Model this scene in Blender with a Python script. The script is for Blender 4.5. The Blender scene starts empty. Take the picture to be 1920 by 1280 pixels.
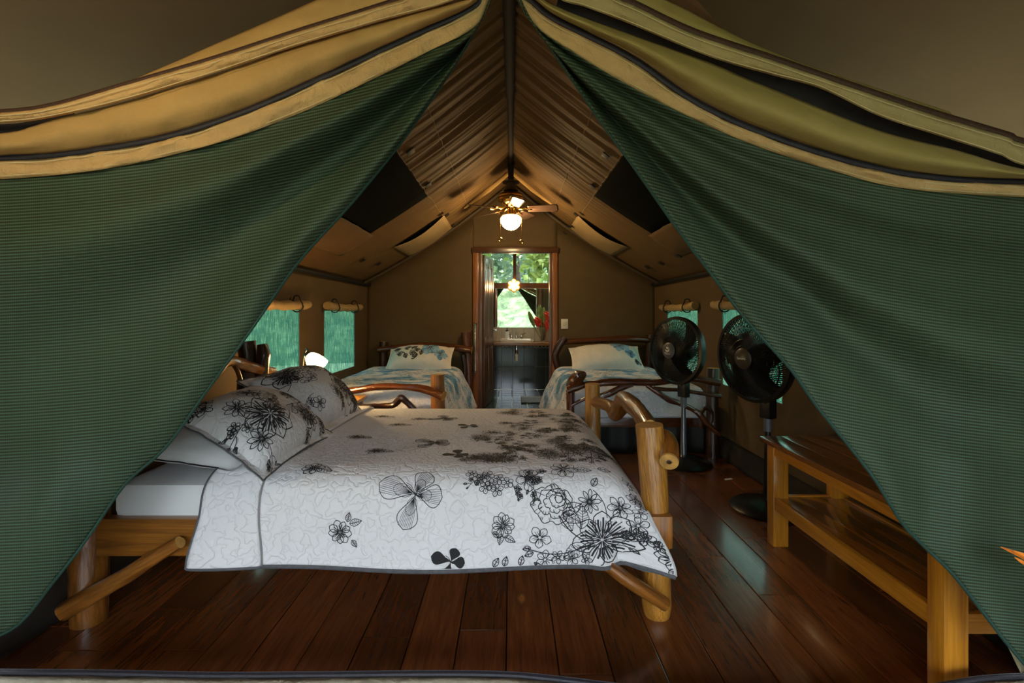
import bpy, bmesh, math, random
from mathutils import Vector, Matrix, noise
R = random.Random(7)
SC = bpy.context.scene
COL = SC.collection
# ------------------------------------------------------------------ camera
FPX = 907.0; VX = 958.0; VY = 590.0; CAMH = 1.15
cam_d = bpy.data.cameras.new('camera'); cam = bpy.data.objects.new('camera', cam_d); COL.objects.link(cam)
cam_d.sensor_width = 36.0; cam_d.lens = 36.0*FPX/1920.0
cam_d.shift_x = (960-VX)/1920.0; cam_d.shift_y = (VY-640)/1920.0
cam.location = (0, 0, CAMH); cam.rotation_euler = (math.pi/2, 0, 0)
cam_d.clip_start = 0.02; SC.camera = cam
# ------------------------------------------------------------------ world, exposure
SC.view_settings.view_transform = 'Standard'; SC.view_settings.look = 'None'
SC.view_settings.gamma = 1.0; SC.view_settings.use_curve_mapping = False
SC.view_settings.exposure = 0.5
W = bpy.data.worlds.new('sky'); SC.world = W; W.use_nodes = True
_bg = W.node_tree.nodes['Background']; _bg.inputs[0].default_value = (0.78, 0.89, 1.0, 1); _bg.inputs[1].default_value = 9.0
SUN_STRENGTH = 4.0
_sd = bpy.data.lights.new('sun', 'SUN'); _sd.energy = SUN_STRENGTH; _sd.angle = math.radians(3); _sd.color = (1.0, 0.93, 0.80)
_so = bpy.data.objects.new('sun', _sd); COL.objects.link(_so)
_so.rotation_euler = Vector((-0.25, -0.35, -1.0)).to_track_quat('-Z', 'Y').to_euler()

def P(px, py, D):
    """photo pixel + distance in front of the camera (metres) -> world point"""
    return Vector(((px-VX)*D/FPX, D, CAMH-(py-VY)*D/FPX))

# ------------------------------------------------------------------ materials
class NT:
    def __init__(s, name):
        s.m = bpy.data.materials.new(name); s.m.use_nodes = True
        s.t = s.m.node_tree; s.n = s.t.nodes; s.l = s.t.links
        s.b = s.n['Principled BSDF']; s.out = s.n['Material Output']
    def node(s, typ, **kw):
        n = s.n.new(typ)
        for k, v in kw.items(): setattr(n, k, v)
        return n
    def link(s, a, b): s.l.new(a, b)
    def setin(s, n, key, val):
        if hasattr(val, 'is_output') or isinstance(val, bpy.types.NodeSocket): s.l.new(val, n.inputs[key])
        else: n.inputs[key].default_value = val
    def coord(s, which='Object', scale=(1, 1, 1), rot=(0, 0, 0), loc=(0, 0, 0)):
        c = s.node('ShaderNodeTexCoord'); m = s.node('ShaderNodeMapping')
        m.inputs['Scale'].default_value = scale; m.inputs['Rotation'].default_value = rot; m.inputs['Location'].default_value = loc
        s.link(c.outputs[which], m.inputs['Vector']); return m.outputs[0]
    def noise(s, vec, scale=5, detail=3, rough=.5, dist=0):
        n = s.node('ShaderNodeTexNoise'); s.link(vec, n.inputs['Vector'])
        n.inputs['Scale'].default_value = scale; n.inputs['Detail'].default_value = detail
        n.inputs['Roughness'].default_value = rough; n.inputs['Distortion'].default_value = dist
        return n.outputs['Fac']
    def math(s, op, a, b=None, c=None, clamp=False):
        n = s.node('ShaderNodeMath', operation=op); n.use_clamp = clamp
        s.setin(n, 0, a)
        if b is not None: s.setin(n, 1, b)
        if c is not None: s.setin(n, 2, c)
        return n.outputs[0]
    def ramp(s, fac, stops):
        n = s.node('ShaderNodeValToRGB'); s.link(fac, n.inputs[0]); e = n.color_ramp.elements
        while len(e) < len(stops): e.new(0.5)
        for i, (p, c) in enumerate(stops):
            e[i].position = p; e[i].color = (*c, 1) if len(c) == 3 else c
        return n.outputs[0]
    def mix(s, fac, a, b, blend='MIX'):
        n = s.node('ShaderNodeMix', data_type='RGBA', blend_type=blend)
        s.setin(n, 0, fac)
        s.setin(n, 6, (*a, 1) if isinstance(a, tuple) else a); s.setin(n, 7, (*b, 1) if isinstance(b, tuple) else b)
        return n.outputs[2]
    def col(s, c): s.setin(s.b, 'Base Color', (*c, 1) if isinstance(c, tuple) else c)
    def bump(s, h, strength=.3, dist=.01):
        n = s.node('ShaderNodeBump'); n.inputs['Strength'].default_value = strength; n.inputs['Distance'].default_value = dist
        s.link(h, n.inputs['Height']); s.link(n.outputs[0], s.b.inputs['Normal']); return n.outputs[0]
    def rand(s):
        return s.node('ShaderNodeObjectInfo').outputs['Random']

def simple(name, c, rough=.5, metal=0, var=.0, scale=20, bump=0, bdist=.004, coat=0, trans=0, ior=1.45, emit=None, es=0, sheen=0):
    t = NT(name); b = t.b
    b.inputs['Roughness'].default_value = rough; b.inputs['Metallic'].default_value = metal
    if coat: b.inputs['Coat Weight'].default_value = coat; b.inputs['Coat Roughness'].default_value = .15
    if trans: b.inputs['Transmission Weight'].default_value = trans; b.inputs['IOR'].default_value = ior
    if sheen: b.inputs['Sheen Weight'].default_value = sheen
    if emit: b.inputs['Emission Color'].default_value = (*emit, 1); b.inputs['Emission Strength'].default_value = es
    v = t.coord('Object'); n = t.noise(v, scale, 4)
    lo = tuple(max(0, x*(1-var)) for x in c); hi = tuple(min(1, x*(1+var)) for x in c)
    t.col(t.ramp(n, [(.3, lo), (.7, hi)]))
    if bump: t.bump(n, bump, bdist)
    return t.m

def wood(name, c0, c1, rough=.3, coat=.3, gscale=(1.2, 18, 1), bump=.15, knots=0.0, knotc=(.45, .16, .03), rnd=.35):
    """grain runs along UV u (metres)"""
    t = NT(name); b = t.b
    b.inputs['Coat Weight'].default_value = coat; b.inputs['Coat Roughness'].default_value = .12
    tc = t.node('ShaderNodeTexCoord'); r = t.rand()
    off = t.node('ShaderNodeCombineXYZ'); t.link(t.math('MULTIPLY', r, 37.0), off.inputs[0]); t.link(t.math('MULTIPLY', r, 91.0), off.inputs[1])
    add = t.node('ShaderNodeVectorMath', operation='ADD'); t.link(tc.outputs['UV'], add.inputs[0]); t.link(off.outputs[0], add.inputs[1])
    mp = t.node('ShaderNodeMapping'); mp.inputs['Scale'].default_value = gscale; t.link(add.outputs[0], mp.inputs['Vector'])
    n1 = t.noise(mp.outputs[0], 2.0, 5, .6, 1.2)
    n2 = t.noise(mp.outputs[0], 9.0, 3, .5, .5)
    f = t.math('ADD', t.math('MULTIPLY', n1, .7), t.math('MULTIPLY', n2, .3))
    c = t.ramp(f, [(.3, c0), (.68, c1)])
    if knots:
        v = t.node('ShaderNodeTexVoronoi'); v.inputs['Scale'].default_value = 1.0; v.inputs['Randomness'].default_value = 1
        mk = t.node('ShaderNodeMapping'); mk.inputs['Scale'].default_value = (1.5, 3.2, 1); t.link(add.outputs[0], mk.inputs['Vector']); t.link(mk.outputs[0], v.inputs['Vector'])
        d = t.math('ADD', v.outputs['Distance'], t.math('MULTIPLY', t.math('SUBTRACT', n2, .5), .05))
        k = t.ramp(d, [(0, (0.02, 0.006, 0.003)), (.012, (.03, .008, .004)), (.022, knotc), (.05, tuple(x*.45 for x in knotc)), (.1, (0, 0, 0))])
        km = t.ramp(d, [(0, (1, 1, 1)), (.04, (.9, .9, .9)), (.10, (0, 0, 0))])
        c = t.mix(t.math('MULTIPLY', km, knots), c, k)
    hs = t.node('ShaderNodeHueSaturation'); t.link(c, hs.inputs['Color'])
    t.link(t.math('ADD', t.math('MULTIPLY', r, rnd*2), 1-rnd), hs.inputs['Value'])
    t.col(hs.outputs[0]); b.inputs['Roughness'].default_value = rough
    t.bump(f, min(1, bump), .004 if bump < .5 else .009); return t.m

# ------------------------------------------------------------------ mesh building
ORG = {}
class MB:
    def __init__(s): s.v = []; s.f = []; s.uv = []; s.mi = []
    def face(s, idx, uvs=None, mi=0):
        s.f.append(tuple(idx)); s.uv.append(uvs or [(0, 0)]*len(idx)); s.mi.append(mi)
    def quad(s, a, b, c, d, mi=0):
        i = len(s.v); s.v += [Vector(a), Vector(b), Vector(c), Vector(d)]
        u = (s.v[i+1]-s.v[i]).length; w = (s.v[i+3]-s.v[i]).length
        s.face((i, i+1, i+2, i+3), [(0, 0), (u, 0), (u, w), (0, w)], mi)
    def poly(s, pts, mi=0):
        i = len(s.v); s.v += [Vector(p) for p in pts]; s.face(range(i, i+len(pts)), [(p[0], p[1]) for p in pts], mi)
    def obox(s, c, ax, ay, az, hx, hy, hz, bev=0, mi=0):
        """oriented box: unit axes, half sizes; UV u along the longest side"""
        c = Vector(c); ax, ay, az = Vector(ax).normalized(), Vector(ay).normalized(), Vector(az).normalized()
        h = (hx, hy, hz); A = (ax, ay, az); L = max(range(3), key=lambda k: h[k])
        ob = R.random()*3
        if bev <= 0:
            for k in range(3):
                i, j = [(1, 2), (2, 0), (0, 1)][k]
                for sg in (1, -1):
                    o = c + A[k]*h[k]*sg; a, b_ = (i, j) if sg > 0 else (j, i)
                    base = len(s.v)
                    q = [(-1, -1), (1, -1), (1, 1), (-1, 1)]; uvs = []
                    for (p, r) in q:
                        s.v.append(o + A[a]*h[a]*p + A[b_]*h[b_]*r)
                        u, w = (p*h[a], r*h[b_]) if (L == a or (L != b_ and h[a] >= h[b_])) else (r*h[b_], p*h[a])
                        uvs.append((u+ob, w+ob))
                    s.face(range(base, base+4), uvs, mi)
            return s
        bm = bmesh.new(); bmesh.ops.create_cube(bm, size=1)
        for v in bm.verts: v.co = Vector((v.co.x*2*hx, v.co.y*2*hy, v.co.z*2*hz))
        bmesh.ops.bevel(bm, geom=list(bm.edges), offset=bev, segments=2, affect='EDGES', profile=.6)
        base = len(s.v); bm.verts.index_update()
        for v in bm.verts: s.v.append(c + ax*v.co.x + ay*v.co.y + az*v.co.z)
        for f in bm.faces:
            n = [abs(x) for x in f.normal]; k = n.index(max(n)); i, j = [(1, 2), (2, 0), (0, 1)][k]
            if L == j or (L != i and h[j] > h[i]): i, j = j, i
            s.face([base+v.index for v in f.verts], [(v.co[i]+ob, v.co[j]+ob) for v in f.verts], mi)
        bm.free(); return s
    def box(s, x0, x1, y0, y1, z0, z1, bev=0, mi=0):
        return s.obox(((x0+x1)/2, (y0+y1)/2, (z0+z1)/2), (1, 0, 0), (0, 1, 0), (0, 0, 1), abs(x1-x0)/2, abs(y1-y0)/2, abs(z1-z0)/2, bev, mi)
    def bar(s, a, b, w, h, up=(0, 0, 1), bev=0):
        a, b = Vector(a), Vector(b); d = (b-a).normalized(); u = Vector(up); u = (u-d*u.dot(d)).normalized(); r = d.cross(u)
        return s.obox((a+b)/2, d, r, u, (b-a).length/2, w/2, h/2, bev)
    def tube(s, path, rad, seg=12, cap=True, gnarl=0, capmi=0, sub=0, seed=0, flat=1.0):
        pts = [Vector(p) for p in path]
        rad = [rad]*len(pts) if not hasattr(rad, '__len__') else list(rad)
        if sub: pts, rad = smooth_path(pts, rad, sub)
        n = len(pts); up = None; rings = []; ln = 0
        ob = R.random()*5
        for i in range(n):
            t = (pts[min(i+1, n-1)]-pts[max(i-1, 0)]).normalized()
            if up is None: up = Vector((0, 0, 1)) if abs(t.z) < .9 else Vector((1, 0, 0))
            up = (up-t*up.dot(t))
            up = up.normalized() if up.length > 1e-5 else t.orthogonal().normalized()
            sd = t.cross(up)
            if i: ln += (pts[i]-pts[i-1]).length
            ring = []
            for k in range(seg):
                a = 2*math.pi*k/seg; r = rad[i]
                if gnarl:
                    r *= 1+gnarl*(noise.noise(Vector((math.cos(a)*1.1+seed*3.1, math.sin(a)*1.1, ln*7+seed)))+.55*noise.noise(Vector((math.cos(a)*2.6+seed, math.sin(a)*2.6, ln*17)))+.25*noise.noise(Vector((math.cos(a)*5+seed, math.sin(a)*5, ln*40))))
                ring.append(len(s.v)); s.v.append(pts[i]+up*math.cos(a)*r+sd*math.sin(a)*r*flat)
            rings.append((ring, ln))
        for i in range(n-1):
            (r0, l0), (r1, l1) = rings[i], rings[i+1]
            for k in range(seg):
                k2 = (k+1) % seg; c0, c1 = k/seg*2*math.pi*rad[i], (k+1)/seg*2*math.pi*rad[i]
                s.face((r0[k], r1[k], r1[k2], r0[k2]), [(l0+ob, c0), (l1+ob, c0), (l1+ob, c1), (l0+ob, c1)])
        if cap:
            s.face(rings[0][0], [(math.cos(2*math.pi*k/seg)*rad[0], math.sin(2*math.pi*k/seg)*rad[0]) for k in range(seg)], capmi)
            s.face(rings[-1][0][::-1], [(math.cos(-2*math.pi*k/seg)*rad[-1], math.sin(-2*math.pi*k/seg)*rad[-1]) for k in range(seg)], capmi)
        return s
    def lathe(s, c, prof, seg=24, axis=(0, 0, 1), sx=1, sy=1, mi=0):
        """prof = [(radius, height along axis)]"""
        c = Vector(c); a = Vector(axis).normalized(); u = a.orthogonal().normalized() if abs(a.z) < .99 else Vector((1, 0, 0)); w = a.cross(u)
        rings = []
        for (r, h) in prof:
            ring = []
            for k in range(seg):
                t = 2*math.pi*k/seg; ring.append(len(s.v)); s.v.append(c+a*h+u*math.cos(t)*r*sx+w*math.sin(t)*r*sy)
            rings.append(ring)
        for i in range(len(rings)-1):
            for k in range(seg):
                k2 = (k+1) % seg
                s.face((rings[i][k], rings[i][k2], rings[i+1][k2], rings[i+1][k]), [(k/seg, prof[i][1]), ((k+1)/seg, prof[i][1]), ((k+1)/seg, prof[i+1][1]), (k/seg, prof[i+1][1])], mi)
        if prof[0][0] > 1e-4: s.face(rings[0][::-1], None, mi)
        if prof[-1][0] > 1e-4: s.face(rings[-1], None, mi)
        return s
    def grid(s, fn, nu, nv, uvfn=None, mi=0, flip=False):
        base = len(s.v); pu = []
        for j in range(nv+1):
            for i in range(nu+1):
                u, v = i/nu, j/nv; s.v.append(Vector(fn(u, v))); pu.append(uvfn(u, v) if uvfn else (u, v))
        for j in range(nv):
            for i in range(nu):
                a = j*(nu+1)+i; q = [a, a+1, a+nu+2, a+nu+1]
                if flip: q = q[::-1]
                s.face([base+k for k in q], [pu[k] for k in q], mi)
        return s
    def build(s, name, mat, parent=None, smooth=True, label=None, cat=None, group=None, kind=None, solid=0, origin=None):
        me = bpy.data.meshes.new(name)
        if origin is not None: o = Vector(origin)
        elif parent is not None: o = ORG[parent.name]
        else:
            xs = [v.x for v in s.v]; ys = [v.y for v in s.v]; zs = [v.z for v in s.v]
            o = Vector(((min(xs)+max(xs))/2, (min(ys)+max(ys))/2, min(zs)))
        me.from_pydata([v-o for v in s.v], [], s.f)
        ul = me.uv_layers.new(name='UVMap'); k = 0
        for u in s.uv:
            for p in u: ul.data[k].uv = p; k += 1
        for m in (mat if isinstance(mat, (list, tuple)) else [mat]): me.materials.append(m)
        for i, p in enumerate(me.polygons): p.material_index = s.mi[i]; p.use_smooth = smooth
        me.update()
        ob = bpy.data.objects.new(name, me); COL.objects.link(ob)
        if parent is not None:
            ob.parent = parent; ob.location = o-ORG[parent.name]
        else: ob.location = o
        ORG[ob.name] = o
        if smooth: 
            try: me.set_sharp_from_angle(angle=math.radians(40))
            except Exception: pass
        if solid:
            md = ob.modifiers.new('thickness', 'SOLIDIFY'); md.thickness = solid; md.offset = 0
        tag(ob, label, cat, group, kind); return ob

def tag(o, label=None, cat=None, group=None, kind=None):
    if label: o['label'] = label
    if cat: o['category'] = cat
    if group: o['group'] = group
    if kind: o['kind'] = kind
    return o
def thing(name, loc, label, cat, group=None, kind=None):
    o = bpy.data.objects.new(name, None); COL.objects.link(o); o.location = loc; o.empty_display_size = .1
    ORG[o.name] = Vector(loc); return tag(o, label, cat, group, kind)
def catmull(p0, p1, p2, p3, t):
    return .5*((2*p1)+(p2-p0)*t+(2*p0-5*p1+4*p2-p3)*t*t+(3*p1-p0-3*p2+p3)*t**3)
def smooth_path(pts, rad, sub):
    o, r = [], []
    for i in range(len(pts)-1):
        a, b, c, d = pts[max(i-1, 0)], pts[i], pts[i+1], pts[min(i+2, len(pts)-1)]
        for k in range(sub):
            t = k/sub; o.append(catmull(a, b, c, d, t)); r.append(rad[i]+(rad[i+1]-rad[i])*t)
    o.append(pts[-1]); r.append(rad[-1]); return o, r
def resample(pts, n):
    """catmull-smooth and resample a polyline (tuples of any length) to n+1 points by arc length"""
    P_ = [Vector(p).to_3d() if len(p) == 2 else Vector(p) for p in pts]
    fine, _ = smooth_path(P_, [0]*len(P_), 16)
    d = [0]
    for i in range(1, len(fine)): d.append(d[-1]+(fine[i]-fine[i-1]).xy.length)
    out = []; j = 0
    for k in range(n+1):
        s_ = d[-1]*k/n
        while j < len(d)-2 and d[j+1] < s_: j += 1
        t = (s_-d[j])/max(d[j+1]-d[j], 1e-9); out.append(fine[j].lerp(fine[j+1], min(1, max(0, t))))
    return out
def sstep(a, b, x):
    t = min(1, max(0, (x-a)/(b-a))); return t*t*(3-2*t)
def nz(x, y=0, z=0): return noise.noise(Vector((x, y, z)))

# --- prints: flat line drawings laid on a parametric surface S(a,b) -> (point, normal)
def ribbons(S, strokes, fills=(), off=.0012, step=.008):
    mb = MB()
    for pts, w in strokes:
        if len(pts) < 2: continue
        q = [Vector((p[0], p[1])) for p in pts]; fine = [q[0]]
        for i in range(1, len(q)):
            L = (q[i]-q[i-1]).length; m = max(1, int(L/step+.5))
            for k in range(1, m+1): fine.append(q[i-1].lerp(q[i], k/m))
        prev = None
        for i, p in enumerate(fine):
            t = fine[min(i+1, len(fine)-1)]-fine[max(i-1, 0)]
            if t.length < 1e-7: continue
            t.normalize(); nn = Vector((-t.y, t.x)); ww = w/2
            A, na = S(p.x+nn.x*ww, p.y+nn.y*ww); B, nb = S(p.x-nn.x*ww, p.y-nn.y*ww)
            if A is None or B is None: prev = None; continue
            i0 = len(mb.v); mb.v += [A+na*off, B+nb*off]
            if prev is not None: mb.face((prev, prev+1, i0+1, i0))
            prev = i0
    for poly in fills:
        c = Vector((sum(p[0] for p in poly)/len(poly), sum(p[1] for p in poly)/len(poly)))
        rings = []
        for k in (1.0, .66, .33):
            ring = []
            for p in poly:
                q = c+(Vector(p)-c)*k; A, na = S(q.x, q.y)
                if A is None: ring = None; break
                ring.append(len(mb.v)); mb.v.append(A+na*off)
            if ring is None: break
            rings.append(ring)
        if len(rings) < 3: continue
        A, na = S(c.x, c.y); ci = len(mb.v); mb.v.append(A+na*off); n = len(poly)
        for r0, r1 in ((rings[0], rings[1]), (rings[1], rings[2])):
            for k in range(n): mb.face((r0[k], r0[(k+1) % n], r1[(k+1) % n], r1[k]))
        for k in range(n): mb.face((rings[2][k], rings[2][(k+1) % n], ci))
    return mb
class Ink:
    """collects line art in a plane"""
    def __init__(s, rng): s.s = []; s.f = []; s.r = rng
    def T(s, pts, c, sc, rot):
        ca, sa = math.cos(rot), math.sin(rot); return [(c[0]+sc*(x*ca-y*sa), c[1]+sc*(x*sa+y*ca)) for x, y in pts]
    def line(s, pts, c=(0, 0), sc=1, rot=0, w=.003): s.s.append((s.T(pts, c, sc, rot), w))
    def petal(s, c, rot, L, wd, w=.003, hatch=3, r0=.12, wav=.06):
        n = 9; up = []; dn = []; ph = s.r.random()*6
        for i in range(n+1):
            k = i/n; x = r0+(1-r0)*k; y = wd*max(0, math.sin(math.pi*min(1, .03+.97*k**1.35)))**.8*(1+wav*math.sin(k*14+ph))
            up.append((x, y)); dn.append((x, -y))
        s.line(up+dn[::-1], c, L, rot, w)
        for h in range(hatch):
            y0 = (h-(hatch-1)/2)*wd*.5; e = .45+.3*s.r.random()
            s.line([(r0, y0*.4), ((r0+e)/2, y0*.9), (e, y0)], c, L, rot, w*.7)
    def flower(s, c, r, n=8, rot=0, wd=.3, w=.003, hatch=2, core=True):
        for k in range(n): s.petal(c, rot+2*math.pi*k/n+s.r.uniform(-.08, .08), r*s.r.uniform(.9, 1.08), wd, w, hatch)
        if core:
            for q in (.16, .08):
                s.line([(q*math.cos(a*math.pi/5), q*math.sin(a*math.pi/5)) for a in range(11)], c, r, 0, w)
            for k in range(9): 
                a = s.r.random()*6.3; s.line([(.14*math.cos(a), .14*math.sin(a)), (.3*math.cos(a), .3*math.sin(a))], c, r, 0, w)
    def leaf(s, c, rot, L, wd=.26, w=.003, veins=4):
        n = 10; up = [(k/n, wd*math.sin(math.pi*(k/n)**.8)*(1+.08*math.sin(k*3))) for k in range(n+1)]
        s.line(up, c, L, rot, w); s.line([(x, -y) for x, y in up], c, L, rot, w); s.line([(0, 0), (.5, .02), (1, 0)], c, L, rot, w)
        for k in range(veins):
            x = .18+.66*k/veins; y = wd*math.sin(math.pi*x**.8)*.8
            s.line([(x, 0), (x+.12, y)], c, L, rot, w*.7); s.line([(x, 0), (x+.12, -y)], c, L, rot, w*.7)
    def bud(s, c, rot, L, w=.003):
        s.leaf(c, rot, L, .3, w, 2)
    def stem(s, a, b, bend=.15, w=.003):
        a, b = Vector(a), Vector(b); d = b-a; n = Vector((-d.y, d.x))
        pts = [tuple(a+d*t+n*bend*math.sin(math.pi*t)) for t in [i/8 for i in range(9)]]; s.s.append((pts, w)); return pts
    def spray(s, c, rot, L, n=6, w=.003):
        e = (c[0]+L*math.cos(rot), c[1]+L*math.sin(rot)); pts = s.stem(c, e, s.r.uniform(-.25, .25), w)
        for k in range(n):
            p = pts[2+int(k*6/n)]; a = rot+s.r.choice((-1, 1))*s.r.uniform(.5, 1.2); q = (p[0]+.25*L*math.cos(a), p[1]+.25*L*math.sin(a))
            s.stem(p, q, .1, w*.8)
            if s.r.random() < .6: s.flower(q, L*s.r.uniform(.13, .2), 5, s.r.random()*6, .32, w, 1, False)
            else: s.leaf(q, a, L*.25, .26, w, 2)
        s.bud(e, rot, L*.16, w)
    def peony(s, c, r, w=.003, rot=0):
        for i, (k, rr) in enumerate(((7, 1.0), (5, .76), (5, .55), (4, .36), (3, .19))):
            ox, oy = c[0]+r*.10*i*math.cos(rot-1), c[1]+r*.10*i*math.sin(rot-1); ph = s.r.random()*6
            def rad(t): return rr*(.82+.26*abs(math.sin(k*t/2+ph))**.6+.05*math.sin(11*t+ph))
            s.line([(rad(t)*math.cos(t), rad(t)*.86*math.sin(t)) for t in [j*math.pi/24 for j in range(49)]], (ox, oy), r, rot, w*1.15)
            for h in range(int(26*rr)+4):
                t = s.r.random()*6.28; e = s.r.uniform(.72, .88)
                s.line([(rad(t)*.97*math.cos(t), rad(t)*.83*math.sin(t)), (rad(t)*e*math.cos(t+.08), rad(t)*.86*e*math.sin(t+.08))], (ox, oy), r, rot, w*.8)
    def hibiscus(s, c, r, rot=0, w=.0035, n=7):
        for k in range(n):
            a = rot+2*math.pi*k/n; L = r*s.r.uniform(.85, 1.15)
            s.petal(c, a, L, .34, w*1.2, 0, .05, .10)
            for h in range(6):
                y = (h-2.5)*.095; e0 = .22+.1*s.r.random(); e1 = .62+.26*s.r.random()-abs(y)*.5
                s.line([(e0, y*.45), ((e0+e1)/2, y*.95), (e1, y*1.0)], c, L, a, w*(2.2 if h % 2 else .9))
            s.line([(.05, 0), (.3, .01)], c, L, a, w*1.5)
    def butterfly(s, c, r, rot, w=.003, fill=False):
        for (a, L, wd) in ((-2.88, 1.0, .30), (-1.15, .64, .42), (.12, .68, .40), (1.9, .88, .30)):
            n = 12; up = [(k/n, wd*max(0, math.sin(math.pi*(k/n)**1.9))**.75) for k in range(n+1)]
            out = up+[(x, -y) for x, y in up[::-1]]
            if fill:
                s.f.append(s.T([(x*L, y*L) for x, y in out[:-1]], c, r, rot+a))
            else:
                s.line(out, c, r*L, rot+a, w*1.3)
                for h in range(9):
                    t = (h-4)/4.6; s.line([(.1, 0), (.55, t*wd*.65), (.93, t*wd*.75)], c, r*L, rot+a, w*.7)
                s.line([(.1+.25*(1-math.cos(t)), .5*wd*math.sin(t)) for t in [i*math.pi/6 for i in range(13)]], c, r*L, rot+a, w*.9)
        s.line([(-.05, 0), (.1, .02), (.2, .0)], c, r, rot+.4, w*3)
        for a in (-2.6, -2.3): s.line([(0, 0), (.25, .03), (.38, -.02)], c, r, rot+a, w)
# ------------------------------------------------------------------ shared materials
def canvas_mat(name, c, var=.12, wr=.25, scale=6, transl=.0):
    t = NT(name); t.b.inputs['Roughness'].default_value = .75; t.b.inputs['Specular IOR Level'].default_value = .25
    v = t.coord('Object'); n = t.noise(v, scale, 5, .55, .6)
    st = t.noise(t.coord('Object', (1, 1, 3.5)), 2.2, 4, .6, .8)
    t.col(t.ramp(t.math('ADD', t.math('MULTIPLY', n, .5), t.math('MULTIPLY', st, .5)), [(.3, tuple(x*(1-var) for x in c)), (.7, tuple(x*(1+var) for x in c))]))
    fine = t.noise(v, 260, 1)
    t.bump(t.math('ADD', n, t.math('MULTIPLY', fine, .06)), wr, .02)
    if transl:
        tr = t.node('ShaderNodeBsdfTranslucent'); tr.inputs[0].default_value = (*c, 1)
        mx = t.node('ShaderNodeMixShader'); mx.inputs[0].default_value = transl
        t.link(t.b.outputs[0], mx.inputs[1]); t.link(tr.outputs[0], mx.inputs[2]); t.link(mx.outputs[0], t.out.inputs[0])
    return t.m
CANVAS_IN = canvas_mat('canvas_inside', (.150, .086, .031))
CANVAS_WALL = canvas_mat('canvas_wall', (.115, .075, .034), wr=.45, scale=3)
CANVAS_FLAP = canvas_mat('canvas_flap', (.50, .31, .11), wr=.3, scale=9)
CANVAS_HEM = canvas_mat('canvas_hem', (.60, .385, .165), wr=.6, scale=22)
CANVAS_PORCH = canvas_mat('canvas_porch', (.19, .115, .06), var=.08, wr=.2, scale=2)
DARKTAPE = simple('dark_tape', (.012, .011, .013), .7, var=.3, scale=60, bump=.2)
ZIPM = simple('zipper_tape', (.018, .016, .024), .6, var=.4, scale=200, bump=.5, bdist=.002)
BROWNZIP = simple('brown_zip', (.06, .025, .012), .7, var=.3, scale=150, bump=.4, bdist=.002)
STITCH = simple('stitching', (.62, .50, .26), .8)
BLACKP = simple('black_plastic', (.006, .006, .0065), .32, var=.1)
BLACKM = simple('black_matt', (.008, .008, .008), .6, var=.2)
CHROME = simple('chrome', (.75, .75, .76), .12, 1.0)
BRASS = simple('brass', (.62, .38, .10), .2, 1.0, var=.1, scale=30)
WHITE = simple('white_plastic', (.72, .70, .64), .4)
PORC = simple('porcelain', (.78, .76, .70), .15, coat=.5)
FLOORW = wood('floor_wood', (.085, .0225, .0065), (.225, .066, .0165), rough=.27, coat=.55, gscale=(1.1, 13, 1), bump=.25, knots=.85, rnd=.32)
HONEY = wood('honey_log', (.13, .040, .004), (.60, .27, .040), rough=.3, coat=.6, gscale=(2.0, 22, 1), bump=.6, rnd=.1)
HONEYD = wood('dark_honey_log', (.07, .020, .003), (.36, .13, .020), rough=.28, coat=.6, gscale=(1.6, 16, 1), bump=.5, rnd=.1)
REDLOG = wood('red_log', (.035, .010, .004), (.16, .045, .013), rough=.22, coat=.7, gscale=(1.6, 14, 1), bump=.5, rnd=.12)
DARKLOG = wood('dark_log', (.012, .005, .003), (.06, .02, .008), rough=.35, coat=.4, gscale=(1.6, 14, 1), bump=.6, rnd=.12)
RAILW = wood('bed_rail_wood', (.10, .030, .004), (.40, .145, .018), rough=.35, coat=.3, gscale=(.8, 16, 1), bump=.2, rnd=.08)
BENCHW = wood('bench_wood', (.30, .095, .006), (.66, .27, .022), rough=.3, coat=.5, gscale=(.8, 15, 1), bump=.15, rnd=.16)
BENCHTOP = wood('bench_top_wood', (.13, .040, .006), (.36, .13, .022), rough=.22, coat=.7, gscale=(.7, 12, 1), bump=.15, rnd=.22)
FRAMEW = wood('door_frame_wood', (.11, .03, .006), (.34, .115, .02), rough=.4, coat=.3, gscale=(1, 14, 1), bump=.2, rnd=.1)
DOORW = wood('door_wood', (.06, .025, .012), (.17, .075, .033), rough=.35, coat=.4, gscale=(.9, 14, 1), bump=.15, rnd=.1)
CUTEND = simple('cut_wood_end', (.52, .27, .07), .5, var=.3, scale=25, bump=.3)

# ------------------------------------------------------------------ tent shell
XW = 1.75; YB = 5.90; YF = 1.50; ZR = 2.70; ZE = 1.535
def roofz(x, D):
    ax = min(abs(x), XW+.1); t = ax/XW
    z = ZR-(ZR-ZE)*t-.075*4*t*(1-t)*1.0
    if D < 2.7: z -= .16*sstep(2.7, 1.5, D)*sstep(.25, .8, ax)*sstep(1.75, 1.3, ax)
    return z
def roof_hit(px, py, off=0.0):
    """where a line of sight meets the ceiling"""
    dx, dz = (px-VX)/FPX, -(py-VY)/FPX; lo, hi = 1.5, 7.0
    for _ in range(40):
        m = (lo+hi)/2
        if CAMH+dz*m < roofz(dx*m, m)-off: lo = m
        else: hi = m
    return Vector((dx*lo, lo, CAMH+dz*lo))

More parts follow.
